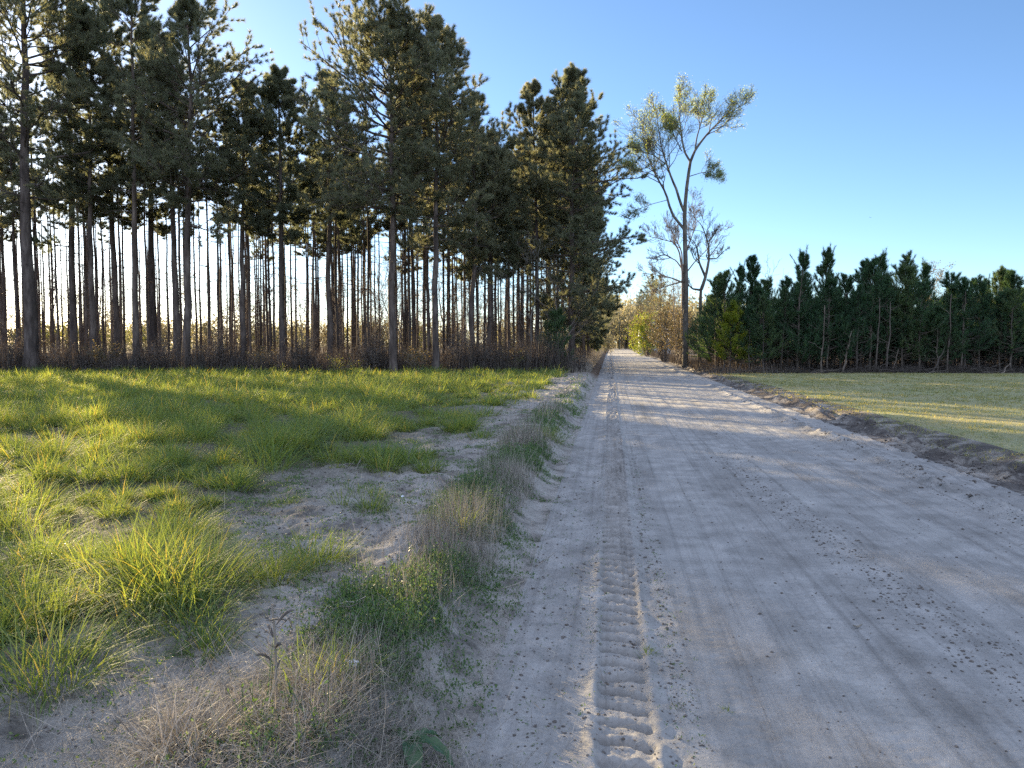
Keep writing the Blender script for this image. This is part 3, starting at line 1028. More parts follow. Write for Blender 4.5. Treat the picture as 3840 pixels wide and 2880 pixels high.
D1 = 51.0
tall = drawn_tree(71, D1, 2568, [(545, 1900), (543, 1500), (538, 1300), (530, 1100), (527, 950), (537, 800), (550, 690), (565, 582)], [
    ([(565, 582), (520, 500), (500, 370), (482, 200), (490, 60)], 0.078, .8),
    ([(565, 582), (600, 492), (680, 390), (780, 290), (870, 225), (960, 185)], 0.094, -.6),
    ([(600, 485), (612, 400), (650, 270), (700, 80)], 0.055, 1.2),
    ([(528, 955), (490, 880), (470, 800), (430, 720), (390, 620), (340, 460), (300, 220)], 0.101, -1.0),
    ([(525, 1080), (430, 960), (390, 800), (320, 680), (255, 530), (225, 380), (205, 250)], 0.101, .8),
    ([(555, 690), (640, 662), (720, 648), (800, 690)], 0.031, .5),
    ([(380, 590), (300, 520), (200, 480), (150, 420)], 0.039, .6),
    ([(320, 680), (230, 655), (120, 620), (60, 600)], 0.027, -.7),
    ([(500, 500), (440, 400), (400, 300)], 0.039, -.9),
    ([(400, 860), (300, 880), (170, 920), (110, 975)], 0.023, .6),
], .175, .012, 'grey_bark', 'bud', 36000, (17, 9, 6), .060, .40)
x, y = at(2568, D1)
thing("tall_tree", tall, "tall slender tree with pale forked limbs and fresh yellow green buds beside the road", "tree", (x, y, 0.0))
D2 = 55.0
bare2 = drawn_tree(72, D2, 2625, [(655, 1900), (655, 1659), (655, 1560), (660, 1525)], [
    ([(660, 1530), (690, 1440), (715, 1310), (712, 1200), (690, 1120), (650, 1030), (600, 985)], .13, .3),
    ([(690, 1440), (640, 1335), (625, 1250), (600, 1180), (560, 1150)], .10, -.6),
    ([(655, 1535), (600, 1525), (555, 1480), (520, 1470)], .09, .7),
    ([(718, 1300), (770, 1300), (810, 1260), (860, 1215)], .05, .4),
    ([(700, 1180), (740, 1130), (780, 1080)], .04, -.3),
    ([(640, 1335), (600, 1300), (560, 1210)], .04, -.4),
], .17, .012, 'grey_bark', None, 0, (9, 7, 5), lenf=.36)
x, y = at(2625, D2)
thing("bare_tree", bare2, "bare crooked tree with a curling double stem beside the tall budding tree", "tree", (x, y, 0.0))
D3 = 60.0
bare3 = drawn_tree(73, D3, 2558, [(520, 1900), (522, 1650), (520, 1500), (515, 1380)], [
    ([(520, 1480), (430, 1440), (330, 1420), (230, 1400)], .07, .5),
    ([(520, 1470), (420, 1500), (330, 1530), (240, 1560)], .06, -.8),
    ([(515, 1400), (490, 1250), (450, 1180), (330, 1150), (240, 1130)], .08, -.5),
    ([(515, 1380), (470, 1310), (380, 1260), (280, 1290)], .06, .9),
    ([(515, 1380), (510, 1250), (440, 1100), (400, 1030)], .07, .2),
    ([(515, 1390), (560, 1200), (620, 1040), (590, 880)], .07, .8),
    ([(520, 1440), (600, 1330), (700, 1230), (770, 1100)], .06, -.8),
], .16, .010, 'twig', 'shrubleaf', 2500, (14, 8, 6), .07, .42)
x, y = at(2558, D3)
thing("bare_tree", bare3, "wide fan of bare purplish twigs standing behind the tall budding tree", "tree", (x, y, 0.0))

# bushes by the road
x, y = at(2490, 66)
thing("shrub", shrub(81, 5.4, 3.4, 'shrubleaf', 9000, .10, 22), "big brown vine tangled bush right of the road below the tall tree", "bush", (x, y, 0))
x, y = at(2552, 58)
thing("shrub", shrub(82, 4.6, 2.8, 'shrubleaf', 5000, .09, 18), "dark brown bush around the foot of the tall budding tree", "bush", (x, y, 0))
x, y = at(2428, 92)
thing("shrub", shrub(83, 5.2, 3.6, 'yellowleaf', 8000, .15, 20), "bright yellow green bush glowing in the sun at the road's right side", "bush", (x, y, 0))
x, y = at(2372, 97)
thing("shrub", shrub(84, 1.8, 4.0, 'yellowleaf', 4000, .12, 18), "low yellow green bush at the foot of the bright yellow green bush", "bush", (x + 1.6, y, 0))
x, y = at(2225, 74)
thing("shrub", shrub(85, 4.4, 2.8, 'olive', 5000, .11, 16), "olive green sunlit bush at the left side of the road behind the pines", "bush", (x - .6, y, 0))
x, y = at(2245, 90)
thing("shrub", shrub(86, 3.0, 2.4, 'yellowleaf', 2600, .12, 12), "small yellowish bush at the left road side behind the olive bush", "bush", (x - .8, y, 0))
x, y = at(2082, 39.5)
thing("evergreen_shrub", young_pine(87, 3.1, .2, 1.15, nt=18, bare=False), "bushy dark green young pine growing at the stand's edge beside the road", "young pine", (x, y, .15))
x, y = at(1612, 37.5)
thing("shrub", shrub(88, 1.3, 1.4, 'shrubleaf', 700, .08, 10), "low tan shrub at the foot of the pale trunked tall pine", "bush", (x - .5, y - .4, .15))
x, y = at(1280, 37.0)
thing("shrub", shrub(89, 1.0, 1.6, 'olive', 500, .08, 9), "low sunlit green and tan shrub where the grass meets the dark brush", "bush", (x, y, .15))
x, y = at(1992, 39.0)
thing("sapling", bare_tree(90, 6.6, .05, .35, 3, bark='grey_bark', n1=10), "thin pale bare sapling in front of the stand's right end", "sapling", (x, y, .15))
x, y = at(2095, 41)
thing("sapling", bare_tree(91, 5.0, .05, .5, 3, 'shrubleaf', 900, .07, n1=12, clear=.2), "tangled brown sapling leaning beside the last big pine", "sapling", (x, y, .15))
x, y = at(2900, 46.5)
thing("sapling", bare_tree(92, 6.0, .05, .3, 2, bark='grey_bark', n1=6, clear=.55, up=.8), "bare grey sapling with few twigs rising between the young pines", "sapling", (x, y, .05))
x, y = at(3475, 48)
thing("sapling", bare_tree(93, 5.6, .06, .35, 3, 'shrubleaf', 1600, .08, bark='grey_bark', n1=9, clear=.5), "thin pale tree with greyish round crown behind the young pine row", "tree", (x, y, .05))
x, y = at(3335, 47)
thing("sapling", bare_tree(94, 6.2, .04, .25, 2, bark='grey_bark', n1=5, clear=.5, up=.9), "bare whip thin sapling left of the young pine that stands clear of the row", "sapling", (x, y, .05))

FOOT = [shrub(95, 1.5, 1.7, 'shrubleaf', 900, .08, 11), shrub(96, 1.9, 1.5, 'brush', 1100, .08, 12), shrub(97, 1.2, 1.6, 'olive', 500, .08, 10)]
rng = np.random.default_rng(19)
for k, (px, d, m_) in enumerate([(60, 38.4, 1), (215, 38.0, 1), (395, 38.6, 0), (610, 38.2, 1), (800, 38.8, 1), (985, 38.0, 0), (1125, 38.2, 1), (1395, 37.6, 1), (1545, 38.4, 0), (1715, 38.6, 1), (1830, 38.0, 1), (1905, 39.0, 0), (1945, 38.2, 2)]):
    x, y = at(px, d)
    thing("shrub", FOOT[m_], "scraggly brown shrub, one of several in the brush along the pine stand's foot" if m_ < 2 else "small green tinged shrub in the brush near the stand's right end", "bush", (x, y, .12), rng.uniform(0, 6.28), rng.uniform(.8, 1.2),
          group="scraggly shrubs along the stand's foot" if m_ < 2 else None)

# things lying or leaning in front of the young pines
def pole_thing(name, p0, p1, r, mat, lab, cat, twigs=6, seed=1, group=None):
    rng = np.random.default_rng(seed)
    a, b = np.array(p0, float), np.array(p1, float)
    u = np.linspace(0, 1, 8)[:, None]
    P = (a + (b - a) * u) - a
    P[1:-1] += rng.normal(0, .03, (6, 3))
    R = np.linspace(r, r * .45, 8)[None]
    g = Geo(); g.add(*tubes(P[None], R, 6))
    if twigs:
        h = g
        Q, RQ = side(rng, P[None], R, twigs, .3, 1, (40, 80), .4, K=5, up=-.1, wob=.2, minr=.006)
        h.add(*tubes(Q, RQ, 3))
    return tag(obj(name, g.mesh(name, M[mat], True), None, tuple(a)), lab, cat, group)


for k, (pa, pb, ta, tb, d, r, lab) in enumerate([
    (3160, 3192, 1378, 1240, 40.0, .06, "pale leaning dead trunk with bare side twigs below the tallest young pine"),
    (3497, 3540, 1385, 1300, 40.0, .05, "short pale pole leaning right under the yellowish fan topped young pine"),
    (3752, 3790, 1392, 1362, 39.6, .05, "broken pale pole leaning low at the right end of the young pine row"),
    (3345, 3368, 1372, 1310, 40.3, .035, "thin grey stick leaning beside the pale straight young stems"),
]):
    x0, y0 = at(pa, d); x1, y1 = at(pb, d + .2)
    pole_thing("dead_tree", (x0, y0, .0), (x1, y1, (HY - tb) / F * d + EYE), r, 'ybark', lab, "dead tree", 7 if k == 0 else 3, 40 + k)
for k, px in enumerate((3080, 3325, 3285, 3552, 3605)):
    d = 40.2 + .1 * k
    x, y = at(px, d)
    pole_thing("dead_sapling", (x, y, 0), (x + .1, y, 3.6 + .2 * k), .05, 'ybark', "slim pale bare pine stem standing against the dark of the young pine row", "dead sapling", 5, 60 + k, "pale bare stems in front of the young pines")

# ------------------------------------------------------------------ behind the stand and down the road
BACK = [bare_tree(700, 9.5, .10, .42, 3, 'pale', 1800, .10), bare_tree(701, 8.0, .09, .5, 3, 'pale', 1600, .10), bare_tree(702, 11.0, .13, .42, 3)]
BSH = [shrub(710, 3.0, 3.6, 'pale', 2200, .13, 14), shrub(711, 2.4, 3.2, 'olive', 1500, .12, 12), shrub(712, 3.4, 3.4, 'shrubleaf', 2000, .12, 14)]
rng = np.random.default_rng(15)
for k in range(34):
    d = rng.uniform(88, 112)
    px = -150 + k * 68 + rng.uniform(-30, 30)
    X, Y = at(px, d)
    if X > -4: continue
    s = rng.uniform(.8, 1.2)
    thing("bare_tree", BACK[k % 3], "pale bare tree glimpsed between the pine trunks in the light behind the stand", "tree", (X, Y, 0), rng.uniform(0, 6.28), s, group="pale trees behind the stand")
for k in range(44):
    d = rng.uniform(82, 108)
    px = -150 + k * 52 + rng.uniform(-30, 30)
    X, Y = at(px, d)
    if X > -3.5: continue
    s = rng.uniform(1.1, 1.9)
    thing("shrub", BSH[k % 3], "sunlit shrub glimpsed between the pine trunks behind the stand", "bush", (X, Y, 0), rng.uniform(0, 6.28), s, group="sunlit shrubs behind the stand")
FARPINE = pine(720, 15, 5, 2.6, .16, nb=50, nt=16, sides=6)
spots = [(2440, 120, 0, .80), (2475, 105, 0, .72), (2405, 150, 0, .8), (2385, 185, 1, 1.3), (2350, 215, 0, .75), (2330, 235, 2, 1.3), (2300, 225, 0, .7),
         (2270, 190, 1, 1.2), (2255, 160, 2, 1.2), (2285, 260, 0, .7), (2365, 250, 2, 1.4), (2420, 170, 2, 1.1), (2500, 90, 1, 1.0), (2530, 84, 2, .9), (2240, 128, 0, .85)]
rf = np.random.default_rng(77)
for k in range(26):
    d_ = rf.uniform(135, 260)
    px_ = rf.choice([rf.uniform(2205, 2283), rf.uniform(2372, 2560)]) if d_ < 190 else rf.uniform(2230, 2560)
    spots.append((px_, d_, int(rf.integers(0, 2)), rf.uniform(.8, 1.2)))
far_lab = ["hazy pine far down the road beyond the sunlit bend", "hazy bare tree far down the road beyond the sunlit bend"]
for px, d, kind, s in spots:
    X, Y = at(px, d)
    thing("pine_tree" if kind == 0 else "bare_tree", FARPINE if kind == 0 else BACK[kind], far_lab[0 if kind == 0 else 1], "pine tree" if kind == 0 else "tree", (X, Y, -.1), px, s,
          group="hazy pines at the end of the road" if kind == 0 else "hazy bare trees at the end of the road")
for k in range(16):
    d_ = rf.uniform(112, 215)
    X, Y = at(rf.uniform(2225, 2275) if k % 3 == 0 else rf.uniform(2400, 2520), d_)
    thing("shrub", BSH[k % 3], "hazy sunlit shrub at the far end of the road", "bush", (X, Y, -.1), k, rf.uniform(1.2, 2.2), group="hazy shrubs at the end of the road")
# a distant wood closing the view on both sides
def far_wood():
    rng = np.random.default_rng(31)
    g = Geo()
    n = 760
    px = np.where(rng.random(n) < .4, rng.uniform(2190, 2640, n), rng.uniform(-1500, 5200, n)); d = rng.uniform(190, 300, n)
    X, Y = at(px, d)
    H = rng.uniform(6, 12, n) * np.where((px > 2150) & (px < 2700), 1.35, .8)
    T = np.stack([np.stack([X, X], 1), np.stack([Y, Y], 1), np.stack([H * 0 - .3, H * .95], 1)], -1)
    g.add(*tubes(T, np.stack([H * .016, H * .004], 1), 5))
    m = 200
    i = np.repeat(np.arange(n), m)
    c = rng.normal(size=(n * m, 3)) * .5
    p = np.stack([X[i] + c[:, 0] * H[i] * .26, Y[i] + c[:, 1] * H[i] * .26, H[i] * (.60 + c[:, 2] * .34)], 1)
    p[:, 2] = np.maximum(p[:, 2], .3)
    g.add(*leaves(rng, p, .75 * rng.uniform(.5, 1.2, n * m), 0, .6))
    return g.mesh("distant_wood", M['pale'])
tag(obj("distant_woods", far_wood()), "hazy distant wood closing the view", kind='stuff')

# utility poles
def box(g, c, s):
    c, s = np.array(c), np.array(s) / 2
    v = np.array([(x, y, z) for x in (-1, 1) for y in (-1, 1) for z in (-1, 1)]) * s + c
    g.add(v, np.array([[0, 1, 3, 2], [4, 6, 7, 5], [0, 4, 5, 1], [2, 3, 7, 6], [0, 2, 6, 4], [1, 5, 7, 3]]))

for px, d, H, lab in ((2343, 205, 8.5, "grey wooden utility pole on the right of the far bend"), (2303, 222, 8.0, "grey wooden utility pole on the left of the far bend")):
    X, Y = at(px, d)
    g = Geo(); g.add(*tubes(np.array([[[0, 0, -.3], [0, 0, H * .5], [0, 0, H]]]), np.array([[.16, .14, .11]]), 10))
    a = Geo(); box(a, (0, -.15, H - .6), (2.2, .12, .14)); 
    for q in (-.9, -.3, .3, .9):
        a.add(*tubes(np.array([[[q, -.15, H - .53], [q, -.15, H - .40], [q, -.15, H - .3]]]), np.array([[.04, .06, .02]]), 6))
    thing("utility_pole", [("post", g.mesh("pole_post", M['wood'], True)), ("crossarm", a.mesh("pole_arm", M['wood']))], lab, "utility pole", (X, Y, 0))

# small white building half hidden by the yellow bush
def shed():
    X, Y = at(2452, 112)
    wl, wd, wh = 4.4, 5.0, 3.6
    g = Geo(); box(g, (0, 0, wh / 2), (wl, wd, wh))
    gable = np.array([(-wl / 2, -wd / 2 + .002, wh), (wl / 2, -wd / 2 + .002, wh), (0, -wd / 2 + .002, wh + 1.3), (-wl / 2, wd / 2 - .002, wh), (wl / 2, wd / 2 - .002, wh), (0, wd / 2 - .002, wh + 1.3)])
    g.add(gable, np.array([[0, 1, 2], [4, 3, 5]]))
    for k in range(14):
        box(g, (0, 0, .2 + k * .24), (wl + .03, wd + .03, .02))
    r = Geo()
    for s in (-1, 1):
        e = np.array([(0, -wd / 2 - .25, wh + 1.42), (0, wd / 2 + .25, wh + 1.42), (s * (wl / 2 + .3), wd / 2 + .25, wh - .06), (s * (wl / 2 + .3), -wd / 2 - .25, wh - .06)])
        v = np.concatenate([e, e + np.array([0, 0, .1])])
        r.add(v, np.array([[0, 1, 2, 3], [4, 7, 6, 5], [0, 3, 7, 4], [1, 5, 6, 2], [2, 6, 7, 3], [0, 4, 5, 1]]))
    dr = Geo(); box(dr, (-.6, -wd / 2 - .03, 1.05), (.95, .05, 2.1))
    wn = Geo(); box(wn, (1.0, -wd / 2 - .03, 1.7), (.8, .05, .9))
    thing("shed", [("wall", g.mesh("shed_wall", M['white'])), ("roof", r.mesh("shed_roof", M['roofing'])), ("door", dr.mesh("shed_door", M['wood'])), ("window", wn.mesh("shed_window", M['roofing']))],
          "small white building showing as a strip behind the bright yellow green bush", "shed", (X, Y, 0), 0)
shed()

# bird
g = Geo()
b = np.array([[(-.05, -.11, 0), (0, -.03, .01), (0, .06, .01), (.0, .13, 0)]]) * np.array([0, 1, 1])
g.add(*tubes(b, np.array([[.008, .035, .03, .004]]), 6))
wv = []
for s in (-1, 1):
    e = np.array([(0, -.04, .02), (s * .15, -.06, .07), (s * .30, .02, .04), (s * .14, .05, .06), (0, .05, .02)])
    wg = Geo(); wg.add(np.concatenate([e, e - [0, 0, .012]]), np.array([[0, 1, 2, 3, 4], [9, 8, 7, 6, 5]])); wv.append(("wing", wg.mesh("bird_wing", M['feather'])))
X, Y = at(3250, 150)
thing("bird", [("body", g.mesh("bird_body", M['feather'], True))] + wv, "tiny dark bird gliding in the open sky above the young pines", "bird", (X, Y, (HY - 821) / F * 150 + EYE), .4)

# ------------------------------------------------------------------ dead brush along the stand's edge
def brush():
    rng = np.random.default_rng(41)
    g = Geo()
    n = 46000
    d = 37.2 + np.where(rng.random(n) < .62, rng.gamma(1.4, 2.2, n), rng.uniform(0, 46, n))
    px = rng.uniform(-700, 2235, n)
    x = (px - CX) / F * d
    X, Y = x * CT - d * ST, x * ST + d * CT
    k = X < -1.2
    X, Y, d = X[k], Y[k], d[k]
    n = len(X)
    clump = np.clip(.70 + 1.0 * fbm(X * .38, Y * .38, 61, 3), .16, 1.7)
    base = np.stack([X, Y, np.full(n, .12)], 1)
    L = clump * rng.uniform(.7, 2.0, n)
    g.add(*blades(rng, base, rng.uniform(0, 6.28, n), np.abs(rng.normal(0, .22, n)), rng.normal(.15, .35, n), L, rng.uniform(.010, .026, n), 3))
    m = 110000
    i = rng.integers(0, n, m)
    p = base[i] + np.stack([rng.normal(0, .15, m), rng.normal(0, .15, m), L[i] * rng.uniform(.1, 1.0, m)], 1)
    g.add(*leaves(rng, p, rng.uniform(.03, .09, m), .3))
    return g.mesh("dead_brush", M['brush'])
tag(obj("undergrowth", brush()), "brown dead brush along the foot of the pine stand", kind='stuff')


def slash():
    rng = np.random.default_rng(42)
    g = Geo()
    n = 26000
    d = 39.6 + np.where(rng.random(n) < .4, rng.gamma(1.3, .8, n), rng.uniform(1, 14, n))
    px = rng.uniform(2600, 4300, n)
    x = (px - CX) / F * d
    X, Y = x * CT - d * ST, x * ST + d * CT
    k = X > 5.6
    X, Y = X[k], Y[k]; n = len(X)
    clump = np.clip(.45 + .6 * fbm(X * .6, Y * .6, 63, 3), .1, 1.0)
    base = np.stack([X, Y, np.full(n, .03)], 1)
    L = clump * rng.uniform(.3, 1.1, n) * np.where(Y * CT - X * ST > 41.5, 2.6, 1.0)
    g.add(*blades(rng, base, rng.uniform(0, 6.28, n), np.abs(rng.normal(.3, .45, n)), rng.normal(.2, .4, n), L, rng.uniform(.008, .02, n), 3))
    m = 30000
    i = rng.integers(0, n, m)
    p = base[i] + np.stack([rng.normal(0, .2, m), rng.normal(0, .2, m), L[i] * rng.uniform(.1, .8, m)], 1)
    g.add(*leaves(rng, p, rng.uniform(.03, .09, m), .1))
    # fallen branches
    q = 140
    px = rng.uniform(2700, 4200, q); dd = 39.4 + rng.uniform(0, 1.2, q)
    x = (px - CX) / F * dd
    a = rng.uniform(-.5, .5, q) + np.where(rng.random(q) < .5, 0, np.pi)
    LL = rng.uniform(.5, 2.2, q)
    u = np.linspace(0, 1, 5)[None, :]
    c = np.stack([(x * CT - dd * ST)[:, None] + np.cos(a)[:, None] * u * LL[:, None], (x * ST + dd * CT)[:, None] + np.sin(a)[:, None] * u * LL[:, None], .06 + rng.uniform(-.05, .35, q)[:, None] * u * LL[:, None]], -1)
    c[:, 1:] += rng.normal(0, .03, (q, 4, 3))
    g.add(*tubes(c, .022 * (1 - .6 * u) * np.ones((q, 1)), 4))
    # roadside growth on the right, from the field corner towards the bushes
    n2 = 7000
    Y2_ = rng.uniform(38, 105, n2); X2_ = 4.75 + rng.gamma(1.5, .9, n2)
    b2 = np.stack([X2_, Y2_, np.full(n2, .05)], 1)
    L2 = np.clip(.5 + .5 * fbm(X2_ * .6, Y2_ * .4, 64, 3), .1, 1.1) * rng.uniform(.4, 1.3, n2)
    g.add(*blades(rng, b2, rng.uniform(0, 6.28, n2), np.abs(rng.normal(.1, .3, n2)), rng.normal(.2, .4, n2), L2, rng.uniform(.01, .025, n2), 3))
    return g.mesh("slash", M['brush'])
tag(obj("debris", slash()), "brown branches and dead brush along the foot of the young pines", kind='stuff')


def roadside():
    """tan grass along the left edge of the road further on"""
    rng = np.random.default_rng(44)
    g = Geo()
    n = 9000
    Y = rng.uniform(37, 100, n); X = -.95 - rng.gamma(1.3, .35, n)
    b = np.stack([X, Y, np.full(n, .1)], 1)
    L = np.clip(.7 + .6 * fbm(X * .8, Y * .4, 66, 3), .2, 1.3) * rng.uniform(.5, 1.2, n)
    g.add(*blades(rng, b, rng.uniform(0, 6.28, n), np.abs(rng.normal(.05, .2, n)), rng.normal(.2, .4, n), L, rng.uniform(.01, .025, n), 3))
    return g.mesh("roadside", M['straw'])
tag(obj("roadside_grass", roadside()), "tall tan dead grass along the left road edge beside the stand", kind='stuff')

# ------------------------------------------------------------------ grass of the left field
def scatter(rng, n, d0, d1, marg=2.0):
    """points on the ground spread evenly over the part of a depth band that the camera could see, with a margin"""
    d = np.sqrt(rng.uniform(d0 ** 2, d1 ** 2, n))
    x = rng.uniform(-.72, .72, n) * d + rng.uniform(-marg, marg, n)
    return x * CT - d * ST, x * ST + d * CT, d


def field_mask(X, Y):
    edge = -2.05 - .35 * perlin(Y * .45, Y * 0 + .5, 71) - .9 * sstep(9, 4.0, Y) * 0
    inn = sstep(edge + .1, edge - .5, X)
    f = fbm(X * .55, Y * .55, 72, 3)
    open_ = .06 + .62 * sstep(edge - .2, edge - 2.6, X) + .25 * sstep(12, 22, Y)
    return inn * sstep(-.10, .25, f + open_ - .08)


KEEP = []     # places of the single clumps, filled below


def clump_blades(rng, X, Y, rad_, nb, L, W, K, lean=.55, wind=(.3, -.2)):
    """nb blades for every clump centre"""
    n = len(X)
    i = np.repeat(np.arange(n), nb)
    m = len(i)
    a = rng.uniform(0, 6.28, m)
    q = np.sqrt(rng.random(m))
    bx = X[i] + np.cos(a) * q * rad_[i]
    by = Y[i] + np.sin(a) * q * rad_[i]
    bz = height(bx, by) - .01
    az = np.arctan2(np.sin(a) * q + wind[1] * .5 + rng.normal(0, .45, m), np.cos(a) * q + wind[0] * .5 + rng.normal(0, .45, m))
    l = L[i] * rng.uniform(.5, 1.15, m)
    return blades(rng, np.stack([bx, by, bz], 1), az, np.abs(rng.normal(.08, .14, m)) + .75 * q * lean, rng.gamma(2.4, .42, m) * (.65 + .75 * q), l, W * rng.uniform(.6, 1.3, m), K)


def field_grass():
    rng = np.random.default_rng(51)
    g = Geo()
    for n, d0, d1, nb, L0, W, K in ((330, 2.6, 7.5, 60, .13, .006, 4), (1100, 7.5, 15, 34, .13, .009, 3), (4200, 15, 27, 18, .14, .013, 3), (6500, 27, 38.5, 11, .15, .02, 2)):
        X, Y, d = scatter(rng, n, d0, d1)
        k = (rng.random(n) < field_mask(X, Y)) & (camdist(X, Y) < 38.2)
        X, Y = X[k], Y[k]
        L = L0 * rng.uniform(.5, 1.5, len(X))
        g.add(*clump_blades(rng, X, Y, rng.uniform(.08, .2, len(X)), nb, L, W, K))
    for n, d0, d1, nb, L0, W, K in ((270, 2.6, 7.5, 400, .38, .0068, 6), (600, 7.5, 15, 260, .44, .0095, 5), (1500, 15, 27, 110, .46, .015, 4), (2000, 27, 38.5, 56, .46, .022, 3)):
        X, Y, d = scatter(rng, n, d0, d1)
        k = (rng.random(n) < np.clip(field_mask(X, Y) * 1.1, 0, 1)) & (camdist(X, Y) < 38.2)
        X, Y = X[k], Y[k]
        z_ = np.clip(.80 + .5 * fbm(X * .3, Y * .3, 73, 2) + rng.normal(0, .26, len(X)), .32, 1.45)
        g.add(*clump_blades(rng, X, Y, .24 * z_, nb, L0 * z_ ** .9, W, K, lean=.85))
    return g.mesh("field_grass", M['grass'])
tag(obj("grass", field_grass()), "lush green grass tussocks covering the left field", kind='stuff')


def mown_grass():
    rng = np.random.default_rng(52)
    g = Geo()
    for n, d0, d1, nb, L0, W, K in ((12000, 10, 18, 9, .065, .009, 2), (42000, 18, 41, 7, .075, .016, 2)):
        X, Y, d = scatter(rng, n, d0, d1)
        k = (X > 5.08 + .30 * perlin(Y * .7, Y * 0, 77) + .12 * perlin(Y * 3, Y * 0, 79)) & (camdist(X, Y) < 40.5)
        X, Y = X[k], Y[k]
        L = L0 * np.clip(.9 + .5 * fbm(X * .5, Y * .5, 78, 2) + rng.normal(0, .2, len(X)), .35, 1.9)
        g.add(*clump_blades(rng, X, Y, .05 + .05 * rng.random(len(X)), nb, L, W, K))
    return g.mesh("mown_grass", M['mown'])
tag(obj("mown_grass", mown_grass()), "short pale grass of the right field", kind='stuff')


def low_weeds():
    """small leaves hugging the ground on the bare strip and thicker weeds on the verge"""
    rng = np.random.default_rng(53)
    g = Geo()
    n = 56000
    X = np.where(rng.random(n) < .70, rng.uniform(-4.2, -.55, n), rng.uniform(-1.6, -.7, n)); Y = 2.3 + rng.gamma(1.6, 4.2, n)
    f = fbm(X * 1.1, Y * 1.1, 81, 3)
    verge = sstep(-1.6, -1.25, X + .15 * perlin(Y, Y * 0, 82)) * sstep(-.72, -.95, X + .2 * perlin(Y * 1.3, Y * 0, 83))
    pr = np.clip(.12 + .45 * f, 0, .7) * (1 - verge) + verge * np.clip(.35 + .9 * f, .03, 1)
    pr = np.maximum(pr, .95 * verge * np.exp(-((Y - 3.7) / .75) ** 2))
    k = (rng.random(n) < pr) & (Y < 36)
    X, Y, verge = X[k], Y[k], verge[k]
    n = len(X)
    sc = 1 + .05 * np.maximum(Y - 6, 0)
    Hh = .015 + verge * rng.gamma(2.0, .036, n) * np.clip(.7 + f[k], .3, 1.4)
    az = rng.uniform(0, 6.28, n); ln = rng.uniform(0, .7, n)
    tipv = np.stack([np.cos(az) * np.sin(ln), np.sin(az) * np.sin(ln), np.cos(ln)], 1) * Hh[:, None]
    b0 = np.stack([X, Y, height(X, Y)], 1)
    u = np.linspace(0, 1, 3)[None, :, None]
    big_ = Hh > .05
    g.add(*tubes(b0[big_][:, None] + tipv[big_][:, None] * u, .0014 * np.ones((big_.sum(), 3)), 3))
    m = 8
    i = np.repeat(np.arange(n), m)
    q = rng.uniform(.1, 1.0, n * m)[:, None]
    p = b0[i] + tipv[i] * q + rng.normal(0, 1, (n * m, 3)) * np.array([1, 1, .2]) * (.006 + .02 * (1 - verge[i]))[:, None]
    p[:, 2] = np.maximum(p[:, 2], b0[i][:, 2] + .004)
    g.add(*leaves(rng, p, rng.uniform(.008, .024, n * m) * sc[i], .5, .5))
    qn = 700
    rx, ry = rng.uniform(-.6, .0, qn), 2.4 + rng.gamma(1.5, 3.2, qn)
    rx = np.where(rng.random(qn) < .3, .33 + rng.normal(0, .05, qn), rx)
    ri = np.repeat(np.arange(qn), 4)
    rp = np.stack([rx[ri] + rng.normal(0, .012, qn * 4), ry[ri] + rng.normal(0, .012, qn * 4)], 1)
    g.add(*leaves(rng, np.stack([rp[:, 0], rp[:, 1], height(rp[:, 0], rp[:, 1]) + .004], 1), rng.uniform(.006, .018, qn * 4), .6, .35))
    # slender green shoots
    k = (rng.random(n) < .12 + .3 * verge)
    xs, ys = X[k], Y[k]
    q = len(xs)
    g.add(*blades(rng, np.stack([xs, ys, height(xs, ys)], 1), rng.uniform(0, 6.28, q), np.abs(rng.normal(0, .3, q)), rng.normal(.3, .5, q), rng.uniform(.03, .13, q), rng.uniform(.003, .006, q) * (1 + .05 * np.maximum(ys - 6, 0)), 3))
    return g.mesh("low_weeds", M['weed'])
tag(obj("weeds", low_weeds()), "small green weeds on the sandy strip and the road verge", kind='stuff')


